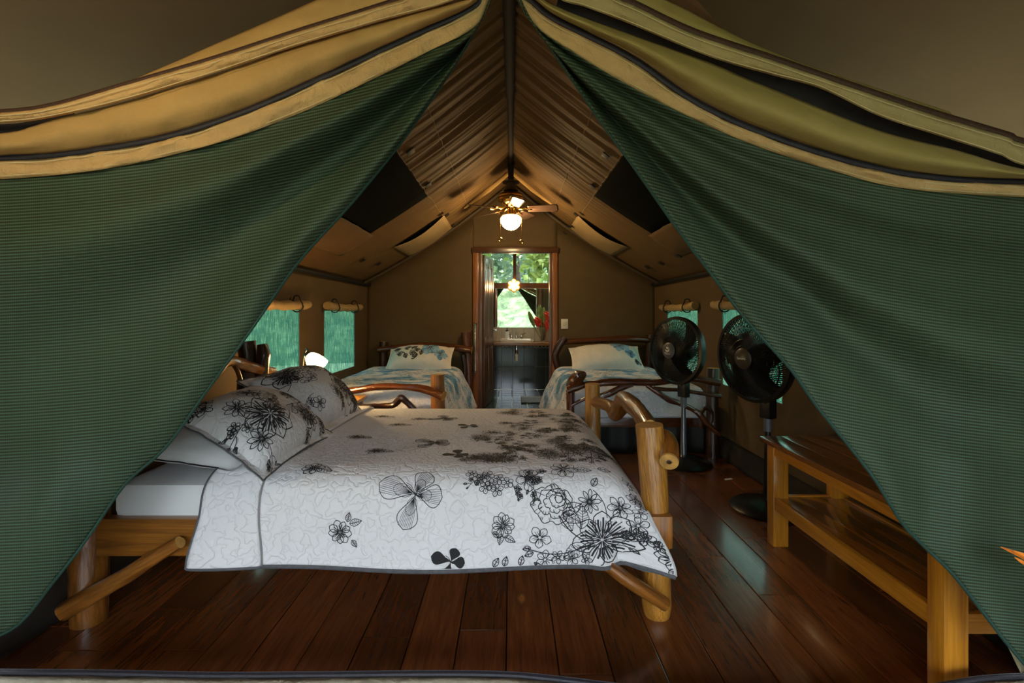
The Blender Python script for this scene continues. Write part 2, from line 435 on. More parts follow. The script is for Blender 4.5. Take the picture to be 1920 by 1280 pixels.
# floor: dark sub-floor with varnished planks
sub = MB().box(-XW-.05, XW+.05, 1.40, YB, -.10, -.022); floor = sub.build('floor', simple('subfloor', (.008, .004, .003), .9), smooth=False, kind='structure', label='dark red-brown varnished plank floor of the tent')
PW = .1715
for k in range(-11, 12):
    xa = -.016+k*PW; xb = xa+PW
    xa, xb = max(xa, -XW-.05), min(xb, XW+.05)
    if xb-xa < .03: continue
    y = 1.40-R.random()*.0; first = True
    ends = []; yy = 1.40+R.uniform(.12, 1.3)
    while yy < YB-.3: ends.append(yy); yy += R.uniform(1.0, 2.2)
    ends.append(YB)
    for e in ends:
        m = MB(); g = .0016; zt = R.uniform(-.0008, .0008)
        m.obox(((xa+xb)/2, (y+e)/2, -.011+zt), (1, 0, 0), (0, 1, 0), (0, 0, 1), (xb-xa)/2-g, (e-y)/2-g, .011, .0025)
        m.build('plank', FLOORW, floor, smooth=False); y = e

# ceiling: two sagging canvas slopes, fine puckers running down from the ridge
def ceil_pt(sgn):
    def f(u, v):
        x = sgn*XW*1.03*u; D = YF+.02+(YB+.06-YF)*v; ax = abs(x)
        z = roofz(x, D)
        a = sstep(1.45, .12, ax)*(.35+.65*sstep(1.6, 3.4, D))*sstep(.0, .06, ax)
        w = nz(D*9+sgn*5, ax*.55)*.6+nz(D*19+sgn*9, ax*.8)*.5+nz(D*37, ax*1.0+sgn)*.3
        z += a*.042*w-.004*nz(D*2.2, ax*3+sgn)
        return (x, D, z)
    return f
cm = MB()
for sg in (-1, 1): cm.grid(ceil_pt(sg), 44, 420, uvfn=lambda u, v: (v*4.4, u*1.8), flip=(sg > 0))
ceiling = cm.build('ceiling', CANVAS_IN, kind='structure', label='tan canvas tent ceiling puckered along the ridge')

# seams sewn along the ceiling
for sg in (-1, 1):
    for x in (.47, .70):
        m = MB(); pts = []
        for i in range(90):
            D = 2.6+3.1*i/89; p = Vector(ceil_pt(sg)(x/(XW*1.03), (D-YF-.02)/(YB+.06-YF))); p.z -= .002; pts.append(p)
        m.tube(pts, .0022, 5); m.build('seam', simple('seam_%d_%d' % (sg, x*100), (.34, .25, .13), .8), ceiling)

# roof windows: dark mesh panels, their let-down canvas covers, hook-and-loop tabs
DARKMESH = simple('dark_roof_mesh', (.0075, .0085, .007), 1.0, var=.25, scale=90, bump=.2); DARKMESH.node_tree.nodes['Principled BSDF'].inputs['Specular IOR Level'].default_value = .02
def on_roof(x, D, off): return Vector((x, D, roofz(x, D)-off))
for sg in (-1, 1):
    m = MB(); m.grid(lambda u, v: on_roof(sg*(.70+.49*u), 2.55+1.5*v, .018), 6, 10, flip=(sg > 0))
    m.build('roof_window', DARKMESH, ceiling, solid=.004, label='dark mesh roof window')
    # cover hanging from the lower edge of the near window
    def cov(u, v):
        D = 2.5+1.62*v; x = sg*(1.17+.30*u); return Vector((x, D, roofz(x, D)-.03-.05*math.sin(math.pi*u)*(.5+.5*math.sin(math.pi*v))-.01*nz(D*5, u*4)))
    m = MB(); m.grid(cov, 10, 24, flip=(sg > 0)); m.build('window_cover', CANVAS_FLAP if False else CANVAS_IN, ceiling, solid=.003)
    # rear window closed by its bowed cover
    m = MB(); m.grid(lambda u, v: on_roof(sg*(.73+.43*u), 4.90+.8*v, .010), 6, 8, flip=(sg > 0)); m.build('roof_window', DARKMESH, ceiling, solid=.004)
    def cov2(u, v):
        x = sg*(.68+.50*u); D = 4.92-.05*u+.80*v
        return Vector((x, D, roofz(x, D)-.016-.045*math.sin(math.pi*u)*(1-.5*v)))
    m = MB(); m.grid(cov2, 12, 12, flip=(sg > 0)); m.build('window_cover', canvas_mat('cover_%d' % sg, (.36, .25, .12), wr=.2), ceiling, solid=.003)
    for (px, py) in ([(1135, 292), (1110, 350), (1080, 402), (1068, 424), (1058, 437), (1272, 480), (1240, 494), (1213, 501)] if sg > 0 else [(770, 285), (803, 347), (838, 403), (855, 422), (864, 435), (640, 477), (680, 488), (710, 495)]):
        h = roof_hit(px, py, .02 if py not in (402, 424, 437, 403, 422, 435) else .05)
        e = .02; sl = (roofz(h.x+e, h.y)-roofz(h.x-e, h.y))/(2*e); ax = Vector((1, 0, sl)).normalized()
        MB().obox(h, ax, (0, 1, 0), ax.cross(Vector((0, 1, 0))), .026, .034, .004, .002).build('hook_tab', BLACKM, ceiling)

# ridge pole in two telescoped lengths, rafters, eave poles
rp = thing('trim_1', (0, YF, ZR-.06), 'black steel ridge pole along the peak of the tent', 'pole', kind='structure')
MB().tube([(-.012, 1.35, ZR-.035), (-.006, 3.35, ZR-.035)], .032, 14).build('pole_tube', simple('ridge_steel', (.010, .007, .005), .8, var=.3), rp)
MB().tube([(-.004, 3.25, ZR-.035), (0, YB-.02, ZR-.035)], .024, 14).build('pole_tube', simple('ridge_steel2', (.014, .008, .005), .8, var=.3), rp)
MB().tube([(0, 5.35, ZR-.03), (0, 5.42, ZR-.03)], .036, 14).build('collar', BLACKM, rp)
for sg in (-1, 1):
    m = MB(); m.tube([Vector((sg*x, 5.62, roofz(x, 5.62)-.035)) for x in (.02, .3, .6, .9, 1.2, 1.5, 1.7)], .022, 10)
    m.build('rafter', simple('rafter_%d' % sg, (.055, .034, .014), .6), rp)
    m = MB(); m.tube([Vector((sg*x, 5.16, roofz(x, 5.16)-.022)) for x in (.02, .12, .24, .36, .5)], [.020, .024, .03, .02, .008], 10, flat=.6)
    m.build('rafter_sleeve', CANVAS_FLAP, rp)
for i, sg in enumerate((-1, 1)):
    MB().tube([(sg*(XW-.035), 1.6, ZE-.02), (sg*(XW-.035), YB-.03, ZE-.02)], .02, 10).build('trim_%d' % (i+2), BLACKM, kind='structure', label=('left' if sg < 0 else 'right')+' dark eave pole where canvas wall meets roof')

# side walls with window openings
WIN = [(3.12, 4.01), (4.535, 5.42)]; WZ0, WZ1 = .575, 1.19
def side_wall(sg, name, label):
    m = MB(); xo, xi = sg*(XW+.012), sg*XW
    ys = [1.53]+[y for w in WIN for y in w]+[YB]
    def panel(y0, y1, z0, z1): m.box(min(xo, xi), max(xo, xi), y0, y1, z0, z1)
    panel(1.53, YB, -.02, WZ0); panel(1.53, YB, WZ1, ZE+.03)
    panel(1.53, WIN[0][0], WZ0, WZ1); panel(WIN[0][1], WIN[1][0], WZ0, WZ1); panel(WIN[1][1], YB, WZ0, WZ1)
    w = m.build(name, CANVAS_WALL, smooth=False, kind='structure', label=label)
    # loose sod cloth at the foot of the wall
    def sod(u, v):
        y = 1.45+(YB-1.45)*u; return Vector((sg*(XW-.005-.05*v+.012*nz(y*3, v*2+sg)*v-.02*math.sin(math.pi*v)), y, .15*(1-v)+.004))
    MB().grid(sod, 90, 6, flip=(sg < 0)).build('sod_cloth', simple('sod_%d' % sg, (.020, .014, .010), .8, var=.3, scale=8, bump=.4), w, solid=.003)
    return w
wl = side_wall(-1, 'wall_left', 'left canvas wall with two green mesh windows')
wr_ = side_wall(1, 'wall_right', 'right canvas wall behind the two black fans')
# window mesh: green screen you can half see through
def screen_mat():
    t = NT('window_screen')
    v = t.coord('Object'); st = t.noise(t.coord('Object', (1, 30, 3)), 3, 3, .6); gr = t.noise(t.coord('Object', (1, 3, 90)), 3, 2)
    c = t.ramp(t.math('ADD', t.math('MULTIPLY', st, .6), t.math('MULTIPLY', gr, .4)), [(.35, (.009, .050, .037)), (.65, (.026, .115, .088))])
    tr = t.node('ShaderNodeBsdfTranslucent'); t.link(c, tr.inputs[0])
    df = t.node('ShaderNodeBsdfDiffuse'); t.link(c, df.inputs[0])
    tp = t.node('ShaderNodeBsdfTransparent'); tp.inputs[0].default_value = (.55, .9, .72, 1)
    m1 = t.node('ShaderNodeMixShader'); m1.inputs[0].default_value = .5; t.link(tr.outputs[0], m1.inputs[1]); t.link(df.outputs[0], m1.inputs[2])
    m2 = t.node('ShaderNodeMixShader'); t.link(t.ramp(st, [(.42, (.04, .04, .04)), (.7, (.30, .30, .30))]), m2.inputs[0])
    t.link(m1.outputs[0], m2.inputs[1]); t.link(tp.outputs[0], m2.inputs[2]); t.link(m2.outputs[0], t.out.inputs[0]); return t.m
SCREEN = screen_mat(); ROLLM = canvas_mat('rolled_canvas', (.42, .29, .13), wr=.5, scale=14)
wi = 0
for sg in (-1, 1):
    for (a, b) in WIN:
        wi += 1
        w = thing('window_%d' % wi, (sg*XW, (a+b)/2, WZ0), ('green mesh tent window, %s one on the %s wall' % ('nearer' if a < 4 else 'farther', 'left' if sg < 0 else 'right')), 'window', kind='structure')
        m = MB(); m.grid(lambda u, v: Vector((sg*(XW+.004+.01*math.sin(math.pi*u)*math.sin(math.pi*v)), a-.02+(b-a+.04)*u, WZ0-.02+(WZ1-WZ0+.04)*v)), 12, 12, flip=(sg > 0)); m.build('mesh_screen', SCREEN, w)
        m = MB(); pts = [Vector((sg*(XW-.045), a-.06+(b-a+.12)*i/14, WZ1+.045-.014*math.sin(math.pi*i/14)+.004*math.sin(i*2.3))) for i in range(15)]
        m.tube(pts, [.036+.004*math.sin(i*1.7) for i in range(15)], 12); m.build('rolled_cover', ROLLM, w)
        for q in (.16, .82):
            y = a+(b-a)*q; c = Vector((sg*(XW-.045), y, WZ1+.045-.012)); m = MB()
            m.tube([c+Vector((math.cos(t)*.048, .002*t, math.sin(t)*.05+(.03 if 1 < t < 2 else 0))) for t in [i*2*math.pi/16 for i in range(17)]], .006, 6, False); m.build('tie_strap', BLACKM, w)

# back wall, gable shaped, with the doorway cut out
DX0, DX1, DZT = -.462, .566, 1.963
m = MB()
xs = sorted(set([-XW-.02+i*(2*XW+.04)/56 for i in range(57)]+[DX0, DX1]))
for i in range(len(xs)-1):
    x0, x1 = xs[i], xs[i+1]; zb = DZT if (x0 >= DX0-1e-6 and x1 <= DX1+1e-6) else 0.0
    nrow = 10
    for j in range(nrow):
        def q(x, t): 
            z = zb+(roofz(x, YB)+.03-zb)*t; d = .012*nz(x*2.3+3, z*1.6)
            return Vector((x, YB+d, z))
        m.quad(q(x0, j/nrow), q(x1, j/nrow), q(x1, (j+1)/nrow), q(x0, (j+1)/nrow))
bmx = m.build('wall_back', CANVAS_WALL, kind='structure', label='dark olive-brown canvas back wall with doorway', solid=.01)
_b = bmesh.new(); _b.from_mesh(bmx.data); bmesh.ops.remove_doubles(_b, verts=_b.verts, dist=.0005); _b.to_mesh(bmx.data); _b.free()

# doorway: jambs, lintel, chrome pull bar, open panelled door
d1 = thing('door_1', ((DX0+DX1)/2, YB, 0), 'open brown panelled door in an orange-brown wooden frame', 'door', kind='structure')
MB().box(DX0, DX0+.068, YB-.035, YB+.05, 0, DZT-.06, .006).build('jamb', FRAMEW, d1)
MB().box(DX0+.066, DX0+.112, YB-.02, YB+.09, 0, DZT-.06, .004).build('jamb', DOORW, d1)
MB().box(DX1-.062, DX1, YB-.035, YB+.05, 0, DZT-.06, .006).build('jamb', FRAMEW, d1)
MB().box(DX1-.098, DX1-.060, YB-.02, YB+.09, 0, DZT-.06, .004).build('jamb', DOORW, d1)
MB().box(DX0-.012, DX1+.012, YB-.045, YB+.07, DZT-.062, DZT+.005, .006).build('lintel', wood('lintel_wood', (.035, .012, .005), (.10, .035, .012), rnd=.05), d1)
pb = MB(); xb = (891-VX)*(YB-.08)/FPX
pb.tube([(xb, YB-.085, .475), (xb, YB-.085, 1.035)], .009, 10); pbo = pb.build('pull_bar', CHROME, d1)
for z in (.462, 1.045): MB().lathe((xb, YB-.036, z), [(.022, 0), (.024, -.012), (.018, -.03), (.010, -.05), (.012, -.06), (0, -.064)], 14, (0, 1, 0)).build('bar_mount', CHROME, pbo)
# door leaf swings away from the tent
h0 = Vector((DX0+.118, YB+.075, 0)); h1 = Vector((-.254, YB+.66, 0)); dd = (h1-h0).normalized(); dn = Vector((dd.y, -dd.x, 0)); LW = (h1-h0).length; LH = DZT-.075
leaf = MB()
def dpt(u, z, o=0): return h0+dd*u+Vector((0, 0, z))+dn*o
def dbox(mb, u0, u1, z0, z1, o0, o1, bev=.004): mb.obox(dpt((u0+u1)/2, (z0+z1)/2, (o0+o1)/2), dd, dn, (0, 0, 1), (u1-u0)/2, abs(o1-o0)/2, (z1-z0)/2, bev)
dbox(leaf, 0, LW, .01, LH, -.012, .012)
lf = leaf.build('door_leaf', DOORW, d1)
for (u0, u1) in ((0, .09), (LW/2-.035, LW/2+.035), (LW-.09, LW)): 
    k = MB(); dbox(k, u0, u1, .01, LH, -.02, .022); k.build('stile', DOORW, lf)
for (z0, z1) in ((.01, .2), (.74, .86), (LH-.12, LH)):
    k = MB(); dbox(k, 0, LW, z0, z1, -.019, .021); k.build('rail', DOORW, lf)
for (u0, u1) in ((.11, LW/2-.055), (LW/2+.055, LW-.11)):
    for (z0, z1) in ((.22, .72), (.88, LH-.14)):
        k = MB(); dbox(k, u0, u1, z0, z1, .0, .019, .006); k.build('raised_panel', DOORW, lf)
k = MB(); c = dpt(LW-.045, .94, .022); k.lathe(c, [(.024, 0), (.024, .006), (.01, .01), (.01, .04)], 14, dn); k.tube([c+dn*.04, c+dn*.045-dd*.02, c+dn*.045-dd*.10], .009, 8); k.build('lever_handle', CHROME, lf, label='chrome lever handle')

# light switch
sw = thing('light_switch', P(1058, 616, YB-.012), 'white light switch plate on back wall right of the doorway', 'light switch')
c = P(1058.5, 607, YB-.012)
MB().obox(c, (1, 0, 0), (0, 1, 0), (0, 0, 1), .042, .008, .060, .004).build('plate', WHITE, sw)
MB().obox(c+Vector((0, -.009, 0)), (1, 0, 0), (0, .97, .1), (0, -.1, .97), .018, .004, .026, .002).build('rocker', simple('rocker', (.62, .60, .55), .4), sw)

# porch canopy (fly sheet) over everything, porch deck, ground
m = MB()
def fly(u, v):
    x = (u*2-1)*2.75; D = -3.0+10.3*v; ax = abs(x)
    return Vector((x, D, 3.02-.42*ax-.10*math.sin(math.pi*min(1, ax/2.75))+.012*nz(x*1.4, D*1.2)))
m.grid(fly, 48, 60, flip=True)
flyo = m.build('ceiling_porch', CANVAS_PORCH, kind='structure', label='brown canvas fly sheet stretched above the porch', solid=.004)
MB().box(-2.6, 2.6, -3.1, 1.40, -.14, -.02).build('floor_porch', DOORW, kind='structure', smooth=False, label='wooden porch deck in front of the tent')
def val(u, v):  # added valance, out of view, cutting off daylight from high up
    x = (u*2-1)*2.75; p = fly(u, 0); zb = min(p.z, 2.32)-.03*abs(math.sin(u*40)); return Vector((x, -3.0-.02*math.sin(u*60)*v, p.z+(zb-p.z)*v))
MB().grid(val, 110, 6).build('trim_5', CANVAS_PORCH, kind='structure', solid=.004, label='added scalloped canvas valance hiding the high sky at the porch front')
for nm, sg in (('light_screen_left', -1), ('light_screen_right', 1)):  # added curtains, out of view, keeping daylight from the sides off the porch
    MB().grid(lambda u, v: Vector((sg*(2.55+.03*math.sin(u*23)+.02*nz(u*8, v*3)), -2.0+3.5*u, -.02+1.93*v)), 60, 12).build(nm, CANVAS_PORCH, kind='structure', solid=.004, label='added brown canvas curtain blocking side daylight from the porch on the '+('left' if sg < 0 else 'right'))
gm = NT('lawn_mat'); v = gm.coord('Object'); gm.col(gm.ramp(gm.noise(v, 9, 6), [(.3, (.14, .15, .09)), (.7, (.30, .31, .20))])); gm.b.inputs['Roughness'].default_value = .9; gm.bump(gm.noise(v, 60, 4), .6, .05)
MB().grid(lambda u, v: Vector((-40+80*u, -40+80*v, -.55+.12*nz(u*9, v*9))), 60, 60).build('ground', gm.m, kind='structure', label='green garden lawn around the tent')
# ------------------------------------------------------------------ front door flaps
def mesh_mat():
    t = NT('mosquito_mesh'); t.b.inputs['Roughness'].default_value = .6; t.b.inputs['Specular IOR Level'].default_value = .3
    tc = t.node('ShaderNodeTexCoord'); sp = t.node('ShaderNodeSeparateXYZ'); t.link(tc.outputs['UV'], sp.inputs[0])
    rows = t.math('SINE', t.math('MULTIPLY', sp.outputs[1], 2*math.pi*104))
    cols = t.math('SINE', t.math('MULTIPLY', sp.outputs[0], 2*math.pi*150))
    h = t.math('MULTIPLY_ADD', rows, .5, .5); h2 = t.math('MULTIPLY_ADD', cols, .5, .5)
    big = t.noise(t.coord('Object'), 3, 4)
    wv = t.math('ADD', t.math('MULTIPLY', h, .8), t.math('MULTIPLY', h2, .2))
    c = t.ramp(wv, [(.12, (.024, .024, .014)), (.5, (.042, .065, .042)), (.9, (.105, .175, .120))])
    c2 = t.mix(t.math('MULTIPLY', big, .35), c, (.10, .17, .07)); t.col(c2)
    t.bump(wv, .35, .004)
    tr = t.node('ShaderNodeBsdfTranslucent'); t.link(c2, tr.inputs[0])
    tp = t.node('ShaderNodeBsdfTransparent'); tp.inputs[0].default_value = (.8, 1, .9, 1)
    m1 = t.node('ShaderNodeMixShader'); m1.inputs[0].default_value = .22; t.link(t.b.outputs[0], m1.inputs[1]); t.link(tr.outputs[0], m1.inputs[2])
    m2 = t.node('ShaderNodeMixShader'); m2.inputs[0].default_value = .03; t.link(m1.outputs[0], m2.inputs[1]); t.link(tp.outputs[0], m2.inputs[2])
    t.link(m2.outputs[0], t.out.inputs[0]); return t.m
MESHM = mesh_mat()
def loft(A, B, n, nr, dA, dB, bulge=0, wr=.0, seed=0, uvrow=None, prof=None):
    """cloth between two edge curves; A, B are outlines as seen in the doorway (pixels), dA/dB distances"""
    a = resample(A, n); b = resample(B, n)
    def pd(d, s): return d(s) if callable(d) else d
    m = MB()
    def px(u, v): return a[min(n, int(round(u*n)))].lerp(b[min(n, int(round(u*n)))], v)
    def f(u, v):
        q = px(u, v); D = pd(dA, u)*(1-v)+pd(dB, u)*v
        D -= bulge*math.sin(math.pi*v)
        if prof: D += prof(u, v)
        if wr: D += wr*(nz(u*26+seed, v*1.6+seed)+.5*nz(u*46+seed, v*2.2))
        return P(q.x, q.y, D)
    def uv(u, v):
        q = px(u, v); return uvrow(q.x, q.y) if uvrow else (u*1.9, v*.3)
    m.grid(f, n, nr, uvfn=uv); return m
def strip(curve, n, w, D, seed=0):
    """narrow tape of width w px along a curve"""
    c = resample(curve, n); A = []; B = []
    for i, p in enumerate(c):
        t = (c[min(i+1, n)]-c[max(i-1, 0)]); t.z = 0; t.normalize(); nn = Vector((-t.y, t.x, 0)); A.append(p+nn*w/2); B.append(p-nn*w/2)
    m = MB(); m.grid(lambda u, v: P((A[int(round(u*n))].lerp(B[int(round(u*n))], v)).x, (A[int(round(u*n))].lerp(B[int(round(u*n))], v)).y, D(u) if callable(D) else D), n, 1)
    return m
# ---- left flap
lfp = thing('tent_door_flap', P(-60, 1190, 1.48), 'left tan canvas door flap with green mosquito mesh, tied back', 'tent flap', 'tied back front door flaps')
Tl = [(952, -345), (940, -90), (921, -6), (890, 50), (800, 98), (700, 148), (560, 213), (400, 270), (200, 316), (0, 336), (-260, 345)]
El = [(954, -345), (944, -90), (921, -6), (862, 105), (800, 198), (745, 275), (652, 388), (560, 490), (470, 618), (385, 735), (310, 838), (236, 905), (176, 990), (140, 1040), (98, 1092), (40, 1165), (-12, 1196), (-60, 1215)]
def foldl(u, v):
    e = sstep(.0, .35, u)
    d = -.055*math.sin(v*8.7+.2)*e*sstep(0, .2, v)
    d += -.06*sstep(.35, 1, u)*math.sin(math.pi*min(1, v*1.15))*.9
    d += .022*math.sin(v*15+u*5)*sstep(.45, 1, u)*sstep(.3, .9, v)
    d += .030*math.exp(-((u-.80)/.05)**2-((v-.86)/.14)**2)-.03*math.exp(-((u-.88)/.05)**2-((v-.80)/.2)**2)
    d += .008*nz(u*9, v*7)
    return d
loft(Tl, El, 130, 70, lambda s: 1.50-.06*s, lambda s: 1.53-.03*s, prof=foldl, uvrow=lambda x, y: (x/605, (y+.05*x+.00014*x*x)/605)).build('mosquito_mesh', MESHM, lfp, solid=.002, label='green mosquito mesh')
# bound edge of the mesh
m = MB(); e = resample(El, 90); m.tube([P(p.x+1, p.y, 1.53-.03*i/90+foldl(i/90, 1.0)-.002) for i, p in enumerate(e)], .0045, 6); m.build('edge_binding', simple('mesh_edge', (.012, .05, .035), .7), lfp)
hemLu = [(948, -350), (930, -95), (908, -14), (880, 22), (750, 82), (600, 152), (450, 217), (300, 264), (130, 292), (0, 301), (-260, 306)]
dl = lambda s: 1.485-.05*s
loft(hemLu, Tl, 130, 6, dl, lambda s: 1.488-.055*s, bulge=.006, wr=.013, seed=2).build('hem_band', CANVAS_HEM, lfp, solid=.003)
strip([(x, y-5) for x, y in hemLu], 120, 10, lambda s: 1.478-.05*s).build('zipper', ZIPM, lfp, solid=.003)
strip([(x, y+5) for x, y in hemLu], 120, 1.6, lambda s: 1.476-.05*s).build('stitch_line', STITCH, lfp)
strip([(x, y-6) for x, y in Tl[3:]], 120, 1.4, lambda s: 1.478-.057*s).build('stitch_line', STITCH, lfp)
seamL = [(944, -350), (912, -85), (880, -6), (860, 4), (700, 47), (550, 92), (400, 142), (230, 193), (110, 222), (60, 238), (0, 251), (-260, 275)]
hz = [(946, -350), (926, -95), (905, -16), (870, 18), (745, 74), (596, 144), (447, 208), (298, 254), (130, 282), (0, 291), (-260, 296)]
loft(seamL, hz, 130, 12, lambda s: 1.455-.05*s, lambda s: 1.48-.05*s, bulge=.030, wr=.006, seed=9).build('canvas_panel', CANVAS_FLAP, lfp, solid=.003)
upLl = [(942, -350), (906, -85), (872, -10), (700, 43), (550, 88), (400, 138), (230, 189), (90, 221), (0, 231), (-260, 246)]
upLu = [(936, -350), (856, -85), (770, -10), (720, 10), (560, 60), (400, 112), (230, 162), (100, 199), (0, 212), (-260, 224)]
loft(upLu, upLl, 120, 6, lambda s: 1.43-.05*s, lambda s: 1.44-.05*s, bulge=.008, wr=.008, seed=4).build('hem_band', CANVAS_HEM, lfp, solid=.003)
strip([(x, y-4) for x, y in upLl], 110, 1.6, lambda s: 1.425-.05*s).build('stitch_line', STITCH, lfp)
strip([(x, y+5) for x, y in upLu], 110, 1.6, lambda s: 1.42-.05*s).build('stitch_line', STITCH, lfp)
strip([(x, y-3) for x, y in upLu], 110, 8, lambda s: 1.44-.05*s).build('zipper', BROWNZIP, lfp, solid=.003)
topLu = [(926, -350), (770, -110), (640, -18), (595, 0), (500, 42), (400, 85), (320, 120), (250, 150), (230, 158)]
topLl = [(935, -352), (856, -86), (770, -12), (700, 16), (560, 57), (430, 100), (340, 128), (262, 152), (236, 159)]
loft(topLu, topLl, 60, 8, 1.47, 1.445, bulge=.012, wr=.006, seed=5).build('canvas_panel', CANVAS_FLAP, lfp, solid=.003)
# dark strip filling the black gap of the open seam
loft([(140, 205), (60, 226), (0, 233), (-260, 246)], [(140, 220), (60, 248), (0, 260), (-260, 280)], 40, 2, 1.47, 1.47).build('seam_gap', DARKTAPE, lfp)
# ---- right flap
rfp = thing('tent_door_flap', P(1960, 1190, 1.48), 'right tan canvas door flap in a tone of dimmer light with dark green mosquito mesh, tied back', 'tent flap', 'tied back front door flaps')
Tr = [(960, -345), (962, -90), (969, -10), (1008, 52), (1130, 132), (1260, 203), (1400, 267), (1560, 320), (1700, 354), (1920, 370), (2180, 376)]
Er = [(958, -345), (960, -90), (969, -10), (1030, 85), (1062, 132), (1130, 232), (1200, 328), (1270, 428), (1330, 508), (1400, 600), (1482, 690), (1530, 758), (1592, 835), (1642, 900), (1692, 980), (1740, 1030), (1782, 1070), (1832, 1132), (1886, 1202), (1960, 1290)]
def dRe(s): return 1.51-.185*sstep(.30, .85, s)
def foldr(u, v):
    e = sstep(.0, .35, u)
    d = .040*math.sin(v*11+.6)*e*sstep(0, .15, v)+.014*math.sin(v*21+u*2)*e*sstep(.05, .3, v)*sstep(1, .7, v)
    d += -.06*sstep(.4, 1, u)*math.sin(math.pi*min(1, v*1.1))
    d += .030*math.exp(-((u-.82)/.03)**2-((v-.9)/.12)**2)-.03*math.exp(-((u-.86)/.04)**2-((v-.82)/.2)**2)
    d += .016*math.sin(u*28+v*9)*sstep(.6, .95, u)*sstep(.45, .9, v)+.008*nz(u*9+7, v*7)
    return d
loft(Tr, Er, 130, 70, lambda s: 1.48-.10*s, dRe, prof=foldr, uvrow=lambda x, y: (x/605, (y-.04*(x-1920)*0-.10*(1920-x)*-1-.00014*(1920-x)**2*-1)/605)).build('mosquito_mesh', MESHM, rfp, solid=.002, label='dark green mosquito mesh')
m = MB(); e = resample(Er, 90); m.tube([P(p.x-1, p.y, dRe(i/90)+foldr(i/90, 1.0)-.002) for i, p in enumerate(e)], .0045, 6); m.build('edge_binding', simple('mesh_edge_r', (.012, .05, .035), .7), rfp)
hemRu = [(962, -350), (966, -95), (975, -18), (1000, 10), (1042, 42), (1180, 112), (1300, 194), (1430, 254), (1600, 309), (1750, 337), (1920, 345), (2180, 348)]
loft(hemRu, Tr, 130, 6, dl, lambda s: 1.488-.055*s, bulge=.006, wr=.013, seed=12).build('hem_band', CANVAS_HEM, rfp, solid=.003)
strip([(x+2, y-5) for x, y in hemRu], 120, 11, lambda s: 1.478-.05*s).build('zipper', ZIPM, rfp, solid=.003)
strip([(x-2, y+6) for x, y in hemRu], 120, 1.6, lambda s: 1.476-.05*s).build('stitch_line', STITCH, rfp)
strip([(x+2, y-5) for x, y in Tr[3:]], 120, 1.4, lambda s: 1.478-.057*s).build('stitch_line', STITCH, rfp)
CANVAS_FLAP_DIMLIT = canvas_mat('canvas_flap_dimlit', (.36, .28, .09), wr=.3, scale=9)  # the tan flap canvas with the right side's dimmer, greener light mixed in
CANVAS_HEM_DIMLIT = canvas_mat('canvas_hem_dimlit', (.40, .32, .14), wr=.6, scale=20)  # hem canvas, likewise toned for the duller light on the right
seamR = [(966, -350), (980, -85), (1010, -10), (1060, 20), (1190, 68), (1330, 118), (1400, 148), (1500, 188), (1650, 246), (1800, 284), (1920, 318), (2180, 360)]
hzR = [(964, -350), (972, -95), (984, -24), (1010, 4), (1052, 34), (1190, 102), (1310, 184), (1440, 244), (1605, 299), (1752, 327), (1920, 335), (2180, 340)]
loft(seamR, hzR, 130, 14, lambda s: 1.455-.05*s, lambda s: 1.48-.05*s, bulge=.055, wr=.005, seed=19).build('canvas_panel', CANVAS_FLAP_DIMLIT, rfp, solid=.003)
upRl = [(968, -350), (992, -85), (1040, -8), (1100, 14), (1180, 44), (1330, 106), (1450, 141), (1540, 166), (1650, 218), (1760, 254), (1880, 292), (1920, 310), (2180, 380)]
upRu = [(974, -350), (1044, -90), (1140, -12), (1190, 12), (1300, 64), (1440, 111), (1600, 166), (1750, 216), (1890, 258), (1920, 270), (2180, 330)]
loft(upRu, upRl, 120, 6, lambda s: 1.43-.05*s, lambda s: 1.44-.05*s, bulge=.008, wr=.008, seed=24).build('hem_band', CANVAS_HEM_DIMLIT, rfp, solid=.003)
strip([(x, y-4) for x, y in upRl], 110, 1.6, lambda s: 1.425-.05*s).build('stitch_line', STITCH, rfp)
strip([(x, y+6) for x, y in upRu], 110, 1.6, lambda s: 1.42-.05*s).build('stitch_line', STITCH, rfp)
strip([(x+2, y-5) for x, y in upRu], 110, 11, lambda s: 1.44-.05*s).build('zipper', BROWNZIP, rfp, solid=.003)
loft([(1050, -12), (1190, 40), (1340, 100), (1460, 135), (1560, 170), (1700, 228), (1920, 300), (2180, 380)], [(1040, 20), (1190, 75), (1340, 130), (1450, 172), (1560, 218), (1700, 266), (1920, 325), (2180, 395)], 60, 2, 1.475, 1.475).build('seam_gap', DARKTAPE, rfp)  # dark strip filling the black gap between panel and upper hem
topRu = [(984, -350), (1110, -110), (1215, -20), (1290, 20), (1370, 62), (1420, 86), (1500, 118), (1640, 165), (1780, 210)]
topRl = [(976, -352), (1044, -92), (1150, -16), (1230, 24), (1320, 62), (1440, 103), (1530, 134), (1660, 178), (1790, 222)]
loft(topRu, topRl, 60, 8, 1.47, 1.445, bulge=.012, wr=.006, seed=25).build('canvas_panel', CANVAS_FLAP_DIMLIT, rfp, solid=.003)
# pale hem corner at the foot of the right flap
loft([(1884, 1200), (1900, 1180), (1925, 1140), (1960, 1090)], [(1914, 1262), (1922, 1255), (1945, 1240), (1990, 1210)], 14, 4, 1.325, 1.31, bulge=.01, wr=.006, seed=31).build('hem_corner', canvas_mat('pale_hem', (.42, .38, .24), wr=.5, scale=15), rfp, solid=.003)
